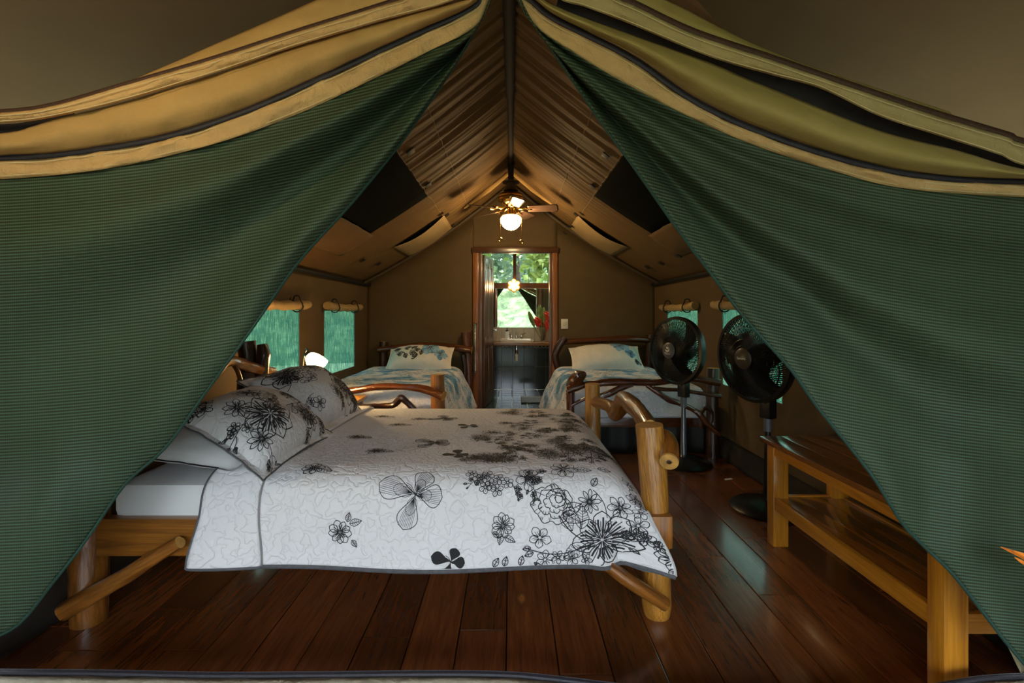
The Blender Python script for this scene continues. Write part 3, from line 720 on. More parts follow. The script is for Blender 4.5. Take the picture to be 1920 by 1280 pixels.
# ---- threshold: zip and canvas lip lying across the doorway
th = thing('door_threshold', P(900, 1290, 1.50), 'black zip and beige canvas lip lying across the doorway', 'threshold')
def zl(x): return 1258+7*math.sin(x/260+1)+x*.006+18*sstep(900, 1250, x)
cz = [(-300, 1254), (0, 1257), (200, 1259), (400, 1263), (600, 1262), (800, 1260), (950, 1262), (1060, 1272), (1200, 1288), (1400, 1300), (1600, 1298), (1750, 1284), (1820, 1272), (1920, 1265), (2200, 1262)]
pts = resample(cz, 120)
MB().tube([P(p.x, p.y+3, 1.385) for p in pts], .0065, 8).build('zip_tape', ZIPM, th)
MB().tube([P(p.x, p.y-2, 1.392) for p in pts], .003, 6).build('zip_teeth', simple('zip_teeth', (.09, .085, .10), .4, var=.6, scale=500), th)
loft([(x, y+9) for x, y in cz], [(x, y+60) for x, y in cz], 120, 5, 1.382, 1.33, bulge=.01, wr=.006, seed=41).build('canvas_lip', canvas_mat('lip_canvas', (.45, .40, .30), wr=.6, scale=18), th, solid=.003)
loft([(x, y+1) for x, y in cz], [(x, y+13) for x, y in cz], 120, 2, 1.388, 1.382).build('zip_flap', DARKTAPE, th, solid=.002)
# ------------------------------------------------------------------ bathroom beyond the doorway
YT = 7.45; BX0, BX1 = -.95, .98
TILE = simple('green_tile', (.035, .075, .068), .12, var=.35, scale=6, coat=.5)
TILEW = simple('dark_wall_tile', (.030, .040, .040), .14, var=.3, scale=5, coat=.4)
GROUT = simple('grout', (.5, .58, .55), .8); GROUTD = simple('grout_dark', (.2, .22, .22), .8)
BEIGET = simple('beige_tile', (.52, .44, .31), .25, var=.12, scale=6, coat=.3)
fb = MB().box(BX0, BX1, YB+.02, YT, -.08, -.006).build('floor_bathroom', GROUT, smooth=False, kind='structure', label='dark green tiled bathroom floor beyond the doorway')
tl = None
x = BX0+.02
nx, ny = 10, 8; tw = (BX1-BX0)/nx; td = (YT-YB-.02)/ny
for i in range(nx):
    for j in range(ny):
        if tl is None:
            tl = MB().obox((0, 0, 0), (1, 0, 0), (0, 1, 0), (0, 0, 1), tw/2-.004, td/2-.004, .006, .002).build('tile', TILE, fb, smooth=False, origin=(0, 0, 0)); o = tl
        else: o = tl.copy(); COL.objects.link(o); o.parent = fb
        o.location = Vector((BX0+tw*(i+.5), YB+.02+td*(j+.5), -.005+R.uniform(-.0006, .0006)))-ORG[fb.name]
wt = MB().box(BX0, BX1, YT+.008, YT+.06, 0, .96).build('wall_bathroom', GROUTD, smooth=False, kind='structure', label='tiled bathroom wall under the mirror')
tw = .1695; tz = .352; src = None
for i in range(-6, 6):
    xa, xb_ = max(BX0, .0+i*tw+.028), min(BX1, .028+(i+1)*tw)
    if xb_-xa < .02: continue
    for j in range(2):
        MB().obox(((xa+xb_)/2, YT+.004, tz*(j+.5)), (1, 0, 0), (0, 1, 0), (0, 0, 1), (xb_-xa)/2-.0022, .006, tz/2-.0022, .0015).build('tile', TILEW, wt, smooth=False)
    MB().obox(((xa+xb_)/2, YT+.004, .85), (1, 0, 0), (0, 1, 0), (0, 0, 1), (xb_-xa)/2-.002, .006, .108, .0015).build('splash_tile', BEIGET, wt, smooth=False)
# scalloped relief border under the worktop
k = MB()
for i in range(34):
    cx = BX0+.03+i*.057; k.tube([(cx+.027*math.cos(t), YT-.006, .665+.024*math.sin(t)) for t in [q*math.pi/6 for q in range(13)]], .0045, 5, False)
k.build('scallop_border', simple('border_relief', (.5, .5, .46), .25), wt)
for nm, xx, sgn, mt in (('wall_bathroom_left', BX0, -1, simple('red_wall', (.28, .075, .05), .7)), ('wall_bathroom_right', BX1, 1, simple('pale_wall', (.55, .53, .46), .7))):
    MB().box(xx if sgn > 0 else xx-.05, xx+.05 if sgn > 0 else xx, YB+.03, YT+.06, 0, 2.45).build(nm, mt, smooth=False, kind='structure', label=('reddish left' if sgn < 0 else 'pale right')+' side wall of the bathroom')
MB().box(BX0-.05, BX1+.05, YB+.12, YT+.1, 2.46, 2.50).build('ceiling_bathroom', DOORW, smooth=False, kind='structure', label='wooden bathroom ceiling above the window')
# beam, mullion, clerestory panes
MB().box(BX0, BX1, YT-.03, YT+.05, 1.555, 1.640, .005).build('trim_4', FRAMEW, kind='structure', label='orange-brown wooden beam between mirror and upper window')
w5 = thing('window_5', (.05, YT, 1.64), 'upper bathroom window looking out on green trees', 'window', kind='structure')
MB().box(.032, .082, YT-.02, YT+.04, 1.64, 2.46, .004).build('mullion', FRAMEW, w5)
gt = NT('window_glass'); gb = gt.node('ShaderNodeBsdfTransparent'); gb.inputs[0].default_value = (.93, .97, .93, 1); gg = gt.node('ShaderNodeBsdfGlossy'); gg.inputs['Roughness'].default_value = .02
gm_ = gt.node('ShaderNodeMixShader'); gm_.inputs[0].default_value = .05; gt.link(gb.outputs[0], gm_.inputs[1]); gt.link(gg.outputs[0], gm_.inputs[2]); gt.link(gm_.outputs[0], gt.out.inputs[0])
MB().box(BX0, .034, YT+.005, YT+.009, 1.64, 2.46).build('pane', gt.m, w5, smooth=False); MB().box(.08, BX1, YT+.005, YT+.009, 1.64, 2.46).build('pane', gt.m, w5, smooth=False)
# mirror
mr = thing('wall_mirror', (0, YT, .96), 'wide mirror over the sink reflecting the tent opening', 'mirror')
mm = NT('mirror_silver'); mm.b.inputs['Metallic'].default_value = 1; mm.b.inputs['Roughness'].default_value = .01; mm.b.inputs['Base Color'].default_value = (.86, .90, .87, 1)
MB().box(BX0+.01, BX1-.01, YT-.004, YT+.004, .968, 1.552).build('mirror_glass', mm.m, mr, smooth=False)
MB().box(BX0+.01, BX1-.01, YT-.008, YT+.006, .955, .968).build('bottom_rail', CHROME, mr, smooth=False)
# worktop
MB().box(BX0, BX1, 7.03, YT, .698, .744, .008).build('worktop', wood('counter_wood', (.12, .05, .015), (.33, .16, .055), rnd=.05), label='brown wooden washstand worktop under the sink', cat='worktop', kind=None)
# sink
sk = thing('sink', (.055, 7.25, .744), 'white oval porcelain sink set on the wooden worktop', 'sink')
sc_ = Vector((.085, 7.235, .742))
MB().lathe(sc_, [(.262, 0), (.266, .02), (.262, .042), (.245, .056), (.22, .052), (.19, .02), (.12, -.04), (.02, -.05), (.0, -.05)], 40, sx=1, sy=.72).build('basin', PORC, sk)
MB().tube([(.085, 7.27, .70), (.085, 7.27, .60), (.085, 7.27, .57)], [.02, .02, .03], 12).build('drain_pipe', CHROME, sk)
MB().tube([(.085, 7.27, .56), (.085, 7.27, .46)], .024, 12).build('drain_trap', WHITE, sk)
fa = MB(); fy = 7.37
fa.tube([(.085, fy, .79), (.085, fy, .86), (.085, fy-.03, .885), (.085, fy-.10, .875), (.085, fy-.115, .85)], [.016, .013, .011, .010, .010], 10, sub=4); fao = fa.build('faucet_spout', CHROME, sk)
for dx in (-.075, .075): MB().lathe((.085+dx, fy, .785), [(.022, 0), (.02, .02), (.012, .03), (.014, .055), (.0, .06)], 12).build('tap', CHROME, fao); MB().tube([(.085+dx*1.0, fy, .845), (.085+dx*1.9, fy-.02, .875)], [.008, .006], 8).build('tap_lever', CHROME, fao)
# soap dispenser
sd = thing('soap_dispenser', (-.055, 7.13, .796), 'cream soap dispenser with dark pump at the sink rim', 'soap dispenser')
MB().box(-.088, -.026, 7.12, 7.18, .79, .905, .008).build('bottle', PORC, sd)
MB().lathe((-.057, 7.15, .905), [(.022, 0), (.022, .016), (.008, .02), (.008, .045), (.0, .046)], 12).tube([(-.057, 7.15, .948), (-.057, 7.10, .948)], .008, 8).build('pump', BLACKP, sd)
GLASS = simple('clear_glass', (.95, .97, .95), .02, trans=1.0)
MB().lathe((-.245, 7.14, .7445), [(.030, 0), (.034, .09), (.031, .09), (.028, .008), (0, .008)], 18).build('drinking_glass', GLASS, label='small clear drinking glass on worktop left of the sink', cat='glass')
# vase with red heliconias
vs = thing('flower_vase', (.475, 7.22, .7445), 'slim clear glass vase standing right of the sink', 'vase')
MB().lathe((.475, 7.22, .7445), [(.034, 0), (.03, .02), (.032, .10), (.045, .21), (.042, .21), (.029, .10), (.026, .012), (0, .012)], 18).build('vase_body', GLASS, vs)
RED = simple('red_bract', (.62, .025, .012), .4, var=.4, scale=30); GRN = simple('stem_green', (.16, .24, .06), .5, var=.4, scale=20); REDST = simple('red_stem', (.22, .05, .03), .5, var=.3)
def leafblade(mb, a, b, w, up=(0, -1, 0)):
    a, b = Vector(a), Vector(b); d = b-a; s_ = d.cross(Vector(up)).normalized(); n_ = Vector(up)
    def f(u, v): return a+d*u+s_*(v*2-1)*w*math.sin(math.pi*min(1, .04+.96*u))**.7+n_*.04*math.sin(math.pi*u)*d.length-n_*abs(v*2-1)*w*.3
    mb.grid(f, 10, 4)
vb = Vector((.475, 7.22, .76)); vtips = []
def stalk(name, label, tip, red, lean):
    f = thing(name, vb+Vector((lean*.02, 0, 0)), label, 'flower', 'stems in the bathroom vase')
    tip = Vector(tip); mid = vb.lerp(tip, .5)+Vector((lean*.01, 0, .02))
    k = MB(); k.tube([vb+Vector((lean*.008, 0, .005)), mid, tip], [.007, .006, .004], 7, sub=5); k.build('stem', REDST if red else GRN, f)
    if red:
        for q in range(7):
            a = tip-Vector((0, 0, .02*q)); sgn = 1 if q % 2 else -1; m = MB()
            b = a+Vector((sgn*(.035+.012*(q % 3)), -.012+.01*(q % 3), .035+.008*q)); m.tube([a, a.lerp(b, .5)+Vector((0, 0, -.006)), b], [.010, .016, .002], 8, sub=3, flat=.55); m.build('bract', RED, f)
    else:
        m = MB(); leafblade(m, mid, tip+Vector((0, 0, .06)), .026); m.build('leaf', GRN, f, solid=.002)
    return f
def V(px, py, D=7.22): return P(px, py, D)
stalk('heliconia', 'red heliconia flower leaning left in the bathroom vase', V(1010, 598), True, -1)
stalk('heliconia', 'red heliconia flower standing tallest in the bathroom vase', V(1027, 587), True, 1)
stalk('heliconia', 'red heliconia flower low on the right of the bathroom vase', V(1027, 604, 7.17), True, 2)
stalk('leaf_stem', 'long green leaf stem leaning far left out of vase', V(992, 590), False, -2)
stalk('leaf_stem', 'upright green leaf in the middle of the bathroom vase', V(1013, 578), False, 0)
stalk('leaf_stem', 'second upright green leaf at the back of the vase', V(1020, 583, 7.28), False, 1)
# bath mat
m = MB(); m.grid(lambda u, v: Vector((.135+.40*u, 6.28+.42*v, .012+.006*math.sin(v*40)*.5+.004*nz(u*5, v*5))), 14, 60); m.build('bath_mat', simple('mat_grey', (.13, .15, .15), .9, var=.3, scale=40, bump=.4), label='grey ribbed bath mat on the green bathroom tiles', cat='bath mat', solid=.016)
# bathroom lamp: amber flower glass with a bright bulb, on an arm from the beam
pl = thing('bathroom_lamp', (.048, YT-.03, 1.6), 'amber flower-shaped glass lamp fixed to beam above mirror', 'lamp')
lc = Vector((.045, 7.30, 1.597))
MB().tube([(.048, YT-.03, 1.60), lc+Vector((0, .05, 0))], .012, 8).build('arm', BRASS, pl)
AMB = simple('amber_glass', (.75, .26, .02), .3, emit=(1.0, .35, .03), es=.35)
m = MB()
for q in range(6):
    a = q*math.pi/3+math.pi/6; d = Vector((math.cos(a), 0, math.sin(a))); s_ = Vector((-math.sin(a), 0, math.cos(a)))
    m.grid(lambda u, v: lc+Vector((0, .03, 0))+d*(.02+.078*u)+s_*(v*2-1)*.040*math.sin(math.pi*(.12+.80*u))+Vector((0, -.035*u*u, 0)), 6, 6)
m.build('petal_shade', AMB, pl, solid=.004)
EMB = simple('bulb_glow', (1, .9, .7), .4, emit=(1.0, .74, .38), es=170)
MB().lathe(lc+Vector((0, -.01, 0)), [(0, -.024), (.016, -.018), (.022, 0), (.016, .018), (0, .024)], 16).build('bulb', EMB, pl)
# wooded slopes added around the clearing to hide the low sky
hm = NT('added_slope'); v = hm.coord('Object'); n = hm.noise(v, 1.6, 8, .7, .6)
hm.col(hm.ramp(n, [(.34, (.03, .06, .025)), (.5, (.12, .17, .07)), (.64, (.26, .31, .16))])); hm.b.inputs['Roughness'].default_value = .9; hm.bump(n, 1.0, .5)
def slope(u, v):
    a = 2*math.pi*u; r_ = 15+9*v; d_ = .9*nz(math.cos(a)*6, math.sin(a)*6, v*5)+.5*nz(math.cos(a)*17, math.sin(a)*17, v*12)
    return Vector((r_*math.cos(a)+d_, r_*math.sin(a)+3+d_, -.8+4.4*v**.8+.7*d_))
MB().grid(slope, 160, 20, flip=True).build('added_hillside', hm.m, kind='structure', label='added pale green wooded slope hiding the low sky around the garden')
# trees and shrubs outside
def leaf_mat(name, c0, c1):
    t = NT(name); r = t.noise(t.coord('Object'), 3.0, 4); c = t.ramp(r, [(.3, c0), (.7, c1)]); t.col(c); t.b.inputs['Roughness'].default_value = .45
    tr = t.node('ShaderNodeBsdfTranslucent'); t.link(c, tr.inputs[0]); mx = t.node('ShaderNodeMixShader'); mx.inputs[0].default_value = .35
    t.link(t.b.outputs[0], mx.inputs[1]); t.link(tr.outputs[0], mx.inputs[2]); t.link(mx.outputs[0], t.out.inputs[0]); return t.m
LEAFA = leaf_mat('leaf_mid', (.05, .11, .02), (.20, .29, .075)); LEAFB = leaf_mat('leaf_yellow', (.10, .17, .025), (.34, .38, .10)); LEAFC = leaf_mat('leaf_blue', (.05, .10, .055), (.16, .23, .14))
BARK = simple('bark', (.07, .05, .035), .9, var=.4, scale=15, bump=.6)
def foliage(n, rx, rz, size, seed):
    r = random.Random(seed); m = MB()
    cl = [Vector((r.gauss(0, rx*.45), r.gauss(0, rx*.45), r.uniform(-rz, rz))) for _ in range(26)]
    for _ in range(n):
        c = r.choice(cl)+Vector((r.gauss(0, rx*.2), r.gauss(0, rx*.2), r.gauss(0, rz*.15)))
        d = Vector((r.uniform(-1, 1), r.uniform(-1, 1), r.uniform(-.9, .3))).normalized(); s_ = d.orthogonal().normalized(); s_.rotate(Matrix.Rotation(r.random()*6.3, 3, d)); L = size*r.uniform(.6, 1.3); w = L*.36
        n_ = d.cross(s_); i = len(m.v)
        m.v += [c, c+d*L*.45+s_*w-n_*w*.3, c+d*L, c+d*L*.45-s_*w-n_*w*.3]; m.face((i, i+1, i+2)); m.face((i, i+2, i+3))
    return m
def tree(x, y, h, rx, n, size, mat, seed, label, group, low=.15):
    t = thing('tree' if h > 2.5 else 'shrub', (x, y, -.55), label, 'tree' if h > 2.5 else 'shrub', group)
    zc = -.55+h*(low+1)/2; m = foliage(n, rx, h*(1-low)/2, size, seed)
    for v in m.v: v += Vector((x, y, zc))
    m.build('foliage', mat, t, smooth=False)
    k = MB(); k.tube([(x, y, -.55), (x+.1, y+.05, -.55+h*.4), (x-.05, y, -.55+h*.8)], [.06+.012*h, .05+.006*h, .02], 8, gnarl=.1, sub=3); k.build('trunk', BARK, t)
    return t
gB = 'trees behind the bathroom window'
tree(-1.7, 10.2, 5.2, 1.2, 5200, .18, LEAFA, 1, 'mid green leafy tree left of the window mullion', gB)
tree(1.5, 9.9, 5.0, 1.2, 5600, .20, LEAFB, 2, 'yellow-green broad leaved tree right of the window mullion', gB)
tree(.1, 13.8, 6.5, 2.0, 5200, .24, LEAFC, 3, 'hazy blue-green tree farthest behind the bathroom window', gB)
gF = 'garden greenery reflected in the mirror'
tree(-2.6, -6.5, 4.4, 1.1, 3200, .17, LEAFB, 4, 'yellow-green shrubby tree reflected on the mirror right side', gF, .02)
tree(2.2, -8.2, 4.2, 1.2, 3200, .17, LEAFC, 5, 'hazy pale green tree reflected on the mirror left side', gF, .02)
gS = 'greenery outside the mesh windows'
for (x, y, mt, lb) in ((-4.9, 3.4, LEAFA, 'green shrub seen dimly through the nearer left mesh window'), (-4.6, 6.4, LEAFB, 'yellow-green shrub seen dimly through the farther left mesh window'), (4.6, 4.4, LEAFA, 'green shrub seen dimly through the nearer right mesh window'), (4.3, 7.0, LEAFB, 'yellow-green shrub seen dimly through the farther right mesh window')):
    tree(x, y, 2.45, .75, 2200, .17, mt, int(abs(x*10+y*7)), lb, gS, .05)
# ------------------------------------------------------------------ beds
def quilt_mat(name, c, kind='plain'):
    t = NT(name); t.b.inputs['Roughness'].default_value = .85; t.b.inputs['Specular IOR Level'].default_value = .15
    uv = t.coord('UV')
    n = t.noise(uv, 30, 1, .4, .6); ridge = t.math('ABSOLUTE', t.math('SUBTRACT', n, .5))
    puff = t.ramp(ridge, [(0, (0, 0, 0)), (.035, (.55, .55, .55)), (.14, (1, 1, 1))])
    col = (*c, 1)
    if kind != 'plain':
        sp = t.node('ShaderNodeSeparateXYZ'); t.link(uv, sp.inputs[0])
        b1 = t.noise(uv, 3.2, 5, .6, 1.0); b2 = t.noise(t.coord('UV', (1, 1, 1), (0, 0, 0), (3, 5, 0)), 4.5, 5, .6, .8)
        ink = t.math('ABSOLUTE', t.math('SUBTRACT', t.noise(uv, 19, 4, .6, 1.5), .5)); inkm = t.ramp(ink, [(0, (1, 1, 1)), (.022, (1, 1, 1)), (.035, (0, 0, 0))])
        ink2 = t.ramp(b2, [(.44, (0, 0, 0)), (.52, (1, 1, 1))])
        band = t.ramp(sp.outputs[1], [(0, (1, 1, 1)), (.60, (1, 1, 1)), (.61, (1, 1, 1)), (1, (1, 1, 1))])
        blue = t.ramp(b1, [(.44, (*c,)), (.52, (.36, .52, .68)), (.60, (.10, .26, .48)), (.70, (.16, .34, .50))])
        # printed zone: everything but the white panel hanging at the foot
        msk = t.ramp(t.math('MULTIPLY_ADD', sp.outputs[1], .5, .0), [(.135, (0, 0, 0)), (.17, (1, 1, 1)), (.84, (1, 1, 1)), (.88, (.15, .15, .15))])
        cc = t.mix(msk, (*c,), blue)
        cc = t.mix(t.math('MULTIPLY', t.math('MULTIPLY', inkm, ink2), t.math('MULTIPLY', msk, .85)), cc, (.015, .015, .02)); col = cc
    t.setin(t.b, 'Base Color', col)
    t.bump(puff, .6, .0055); return t.m
SHEET = simple('white_sheet', (.76, .75, .76), .85, var=.03, scale=4, bump=.35, bdist=.03)
QUILTM = quilt_mat('quilt_white', (.74, .72, .75)); QUILTB = quilt_mat('quilt_blue_print', (.70, .69, .72), 'blue')
INK = simple('print_ink', (.012, .011, .014), .8); INKG = simple('print_ink_grey', (.03, .03, .033), .8)
TRIM = simple('grey_binding', (.085, .085, .095), .8, var=.2, scale=60, bump=.2)
PILLOWM = quilt_mat('pillow_fabric', (.70, .68, .69)); PILLOWW = simple('pillow_white', (.76, .75, .76), .85, var=.03, scale=6, bump=.3, bdist=.02)
class Prof:
    """arc-length table along a profile of (a, b) points"""
    def __init__(s, pts, n=240):
        f, _ = smooth_path([Vector((p[0], p[1], 0)) for p in pts], [0]*len(pts), 12); s.p = f; s.d = [0]
        for i in range(1, len(f)): s.d.append(s.d[-1]+(f[i]-f[i-1]).length)
        s.L = s.d[-1]
    def at(s, t):
        t = min(s.L, max(0, t)); lo, hi = 0, len(s.d)-1
        while hi-lo > 1:
            m = (lo+hi)//2
            if s.d[m] <= t: lo = m
            else: hi = m
        k = (t-s.d[lo])/max(1e-9, s.d[hi]-s.d[lo]); q = s.p[lo].lerp(s.p[hi], k); return q.x, q.y
def with_normal(F, e=.004, flip=1):
    def S(a, b):
        p = F(a, b); n = (F(a+e, b)-F(a-e, b)).cross(F(a, b+e)-F(a, b-e))
        return (p, n.normalized()*flip) if n.length > 1e-12 else (p, Vector((0, 0, 1)))
    return S
# ---- main bed frame
bed = thing('log_bed', (-.5, 2.5, 0), 'honey-coloured log double bed nearest the doorway', 'bed')
def log(name, path, rad, mat, parent, seg=14, gnarl=.10, sub=5, seed=1, capm=CUTEND, label=None):
    return MB().tube(path, rad, seg, True, gnarl, 1, sub, seed).build(name, [mat, capm], parent, label=label)
log('foot_post', [P(1231, 1160, 1.865)-Vector((0, 0, P(1231, 1160, 1.865).z)), P(1231, 1130, 1.86), P(1229, 1040, 1.86), P(1228, 960, 1.86), P(1224, 880, 1.86), P(1217, 796, 1.86)], [.046, .056, .052, .050, .053, .052], HONEY, bed, 22, .05, 6, 3)
log('foot_post', [Vector((.535, 3.16, 0)), Vector((.535, 3.16, .4)), P(1111, 719, 3.16)], [.05, .05, .048], HONEY, bed, 20, .05, 6, 5)
log('foot_rail', [Vector((.535, 3.16, .585)), P(1142, 760, 2.92), P(1154, 774, 2.78), P(1162, 764, 2.68), P(1168, 746, 2.58), P(1182, 757, 2.36), P(1200, 775, 2.14), P(1219, 803, 1.93)], [.034, .036, .044, .042, .040, .040, .038, .036], HONEYD, bed, 16, .16, 6, 8)
log('knot', [P(1169, 752, 2.56), P(1172, 742, 2.54)], [.034, .022], HONEYD, bed, 12, .2, 3, 2, HONEYD)
lr = log('foot_rail', [(.596, 2.12, .585), (.604, 2.05, .62), (.608, 1.98, .645), (.608, 1.90, .655), (.598, 1.83, .64), (.580, 1.775, .617)], [.03, .038, .042, .040, .038, .034], HONEYD, bed, 18, .08, 6, 9)
ce = Vector((.5775, 1.7665, .614)); cax = (Vector((.580, 1.775, .617))-Vector((.598, 1.83, .64))).normalized()
MB().lathe(ce-cax*.004, [(.034, 0), (.034, .006), (.012, .0075), (.010, .002), (0, .002)], 18, cax).build('cut_end', CUTEND, lr); MB().lathe(ce+cax*.0032, [(.009, 0), (.007, .001), (0, .001)], 10, cax).build('pith', DARKLOG, lr)
MB().box(.505, .598, 1.785, 1.845, .285, .405, .006).build('rail_tenon', RAILW, bed)
MB().box(-1.56, .55, 1.79, 1.835, .255, .395, .008).build('side_rail', RAILW, bed)
MB().box(-1.56, .55, 3.13, 3.17, .255, .395, .008).build('side_rail', RAILW, bed)
log('brace', [P(1140, 1060, 1.76), P(1190, 1096, 1.765), P(1248, 1133, 1.785)], [.022, .026, .024], HONEYD, bed, 12, .1, 5, 4)
log('brace', [P(120, 1145, 1.76), P(220, 1088, 1.755), P(290, 1045, 1.75), P(338, 1016, 1.745)], [.032, .030, .027, .021], HONEYD, bed, 14, .14, 6, 6)
log('head_post', [Vector((-1.585, 1.82, 0)), Vector((-1.585, 1.82, .3)), Vector((-1.58, 1.82, .95))], [.058, .062, .06], HONEYD, bed, 18, .06, 6, 7)
sp_ = P(462, 650, 2.93); log('head_post', [Vector((sp_.x, 2.93, 0)), Vector((sp_.x, 2.93, .6)), P(464, 676, 2.93), P(461, 640, 2.93)], [.055, .055, .050, .058], DARKLOG, bed, 18, .10, 6, 11, DARKLOG)
log('head_post_burl', [P(492, 735, 2.95), P(492, 690, 2.95), P(494, 665, 2.95), P(491, 645, 2.95)], [.034, .034, .036, .026], DARKLOG, bed, 14, .18, 6, 12, DARKLOG)
log('head_rail', [Vector((-1.50, 1.85, .62)), P(340, 750, 2.2), P(375, 724, 2.35), P(402, 700, 2.48), P(422, 681, 2.58), P(436, 677, 2.66), P(452, 683, 2.75), P(478, 690, 2.88), P(512, 696, 3.06)], [.03, .03, .03, .030, .026, .028, .031, .030, .026], HONEYD, bed, 14, .22, 6, 13)
log('twig', [P(438, 682, 2.66), P(446, 697, 2.68), P(453, 720, 2.70)], [.014, .012, .012], HONEYD, bed, 10, .1, 4, 14)
for z in (.30, .55): log('head_rail', [(-1.56, 1.85, z), (-1.56, 2.4, z+.02), (-1.56, 2.9, z)], .03, HONEYD, bed, 12, .1, 5, 15)
# mattress with white sheet
def rbox(u, v, x0, x1, y0, y1, z0, z1): pass
mt = thing('mattress', (-.53, 2.5, .385), 'white sheeted mattress on the honey log bed', 'mattress')
m = MB().box(-1.50, .43, 1.815, 3.15, .37, .518, .045); m.build('sheet', SHEET, mt)
# ---- quilt
QP = Prof([(3.30, .27), (3.285, .40), (3.25, .500), (3.17, .530), (2.9, .541), (2.4, .553), (2.0, .557), (1.885, .553), (1.815, .530), (1.780, .485), (1.765, .40), (1.756, .32), (1.748, .237)])
QX0, QX1 = -1.09, .495
def quiltF(x, t):
    D, Z = QP.at(t); front = sstep(.545, .40, Z)*(1 if D < 2.4 else 0); low = sstep(.45, .24, Z)*(1 if D < 2.4 else 0)
    k = max(0, (x-.33)/.165); Z2 = Z-(.10*k*k)*(1-front)-.012*sstep(.42, .5, x)*low
    Z2 += .007*math.sin(x*5.2)*low+.003*nz(x*4, t*4)*(1-front)
    X = x+.075*sstep(.36, .5, x)*low+.012*sstep(.36, .5, x)*front
    D2 = D-.040*low*math.exp(-((x-.505)/.05)**2)+.034*low*math.exp(-((x-.395)/.028)**2)-.012*low*math.exp(-((x-.33)/.04)**2)+.006*low*math.sin(x*7+.5)+.004*nz(x*3.5, t*3+4)*front
    if D < 2.4: D2 += .025*max(0, (x-.42)/.075)**2*front*(1-low)
    return Vector((X, D2, Z2))
qs = with_normal(quiltF, flip=1)
_p, _n = qs(-.3, QP.L*.5); QFL = 1 if _n.z > 0 else -1
_qs = with_normal(quiltF, flip=QFL)
def quiltS(x, t): return _qs(x, t)
def quiltP(x, t): return _qs(x, t) if QX0 < x < QX1-.004 and t < QP.L-.003 else (None, None)
quilt = thing('quilt', (-.3, 2.4, .24), 'white quilted bedspread with black floral and butterfly print on log bed', 'quilt')
MB().grid(lambda u, v: quiltF(QX0+(QX1-QX0)*u, QP.L*v), 120, 170, uvfn=lambda u, v: (QX0+(QX1-QX0)*u, QP.L*v), flip=(QFL < 0)).build('quilted_cloth', QUILTM, quilt, solid=.006)
# turned-back top edge
def foldF(x, t):
    xx = -.925 if x > -.925 else x
    p = quiltF(max(x, -1.2), t); n = quiltS(max(x, -1.2), t)[1]
    D, Z = QP.at(t); low = sstep(.45, .24, Z)*(1 if D < 2.4 else 0)
    e = (x+1.125)/.205; p = p+n*(.011+.012*math.sin(math.pi*min(1, max(0, e)))**.5*(.5+.5*low)); p.x += -.035*low*(1-e)+.02*low*e; return p
MB().grid(lambda u, v: foldF(-1.125+.205*u, QP.L*(.02+.98*v)), 20, 150, uvfn=lambda u, v: (3+u*.2, QP.L*v), flip=(QFL < 0)).build('turned_back_edge', QUILTM, quilt, solid=.008)
m = MB(); m.tube([foldF(-1.127, QP.L*(.02+.98*i/150)) for i in range(151)], .006, 8); m.build('binding', TRIM, quilt)
m = MB(); m.tube([foldF(-1.125+.205*i/14, QP.L) for i in range(15)], .0065, 8); m.build('binding', TRIM, quilt)
m = MB(); m.tube([foldF(-.920, QP.L*(.02+.98*i/150))-quiltS(-.92, QP.L*(.02+.98*i/150))[1]*.006 for i in range(151)], .004, 6); m.build('fold_edge', simple('fold_edge', (.30, .28, .28), .85), quilt)
m = MB(); m.tube([quiltF(QX0+.1+(QX1-QX0-.1)*i/150, QP.L)+Vector((0, 0, -.004)) for i in range(151)], .0085, 8); m.build('binding', TRIM, quilt)
m = MB(); m.tube([quiltF(QX1, QP.L*(.5+.5*i/110)) for i in range(111)], .004, 8); m.build('binding', simple('side_binding', (.5, .49, .5), .8), quilt)
# under-layer corner of the quilt lining
m = MB(); m.grid(lambda u, v: quiltF(.385+.11*u, QP.L)+Vector((-.004*u, .012+.02*u, -.026*v*math.sin(math.pi*(.1+.85*u)))), 12, 3); m.build('lining', TRIM, quilt)
m = MB(); m.grid(lambda u, v: quiltF(-1.08+.22*u, QP.L)+Vector((0, .012, -.016*v)), 12, 2); m.build('lining', TRIM, quilt)
# print
TF = None
_tab = [(i*QP.L/600, *QP.at(i*QP.L/600)) for i in range(601)]
def qpx(px, py):
    """photo position -> cloth coordinates"""
    best = min((q for q in _tab if q[1] < 3.2), key=lambda q: abs(VY+(CAMH-q[2])*FPX/q[1]-py)); return ((px-VX)*best[1]/FPX, best[0])
ink = Ink(random.Random(21)); fine = Ink(random.Random(5))
def q2(px, py): return qpx(px, py)
ppm = 515.0
def up(a): return -a   # cloth t grows downwards like photo y; keep photo angles
ink.flower(q2(638, 997), .042, 9, .2, .30, .0026, 2); ink.leaf(q2(652, 978), -1.4, .034, .3, .0024); ink.leaf(q2(656, 982), -.25, .045, .28, .0024); ink.leaf(q2(660, 1012), .9, .03, .3, .0024)
ink.flower(q2(943, 985), .044, 10, .1, .30, .0026, 2); ink.leaf(q2(940, 1000), 1.75, .04, .28, .0024); ink.leaf(q2(946, 1004), .5, .045, .25, .0024); ink.leaf(q2(925, 996), .8, .03, .3, .0024)
ink.flower(q2(1216, 1035), .045, 10, .1, .30, .0026, 2); ink.leaf(q2(1212, 1052), 1.7, .035, .28, .0024); ink.leaf(q2(1217, 1054), .4, .038, .25, .0024)
ink.butterfly(q2(780, 926), .145, .0, .0020)
ink.butterfly(q2(846, 1048), .075, .0, .002, True)
ink.f = [[(x, min(y, QP.L-.006)) for x, y in p_] for p_ in ink.f]
ink.butterfly(q2(880, 800), .075, .3, .003, True); ink.butterfly(q2(858, 853), .075, 1.2, .003, True)
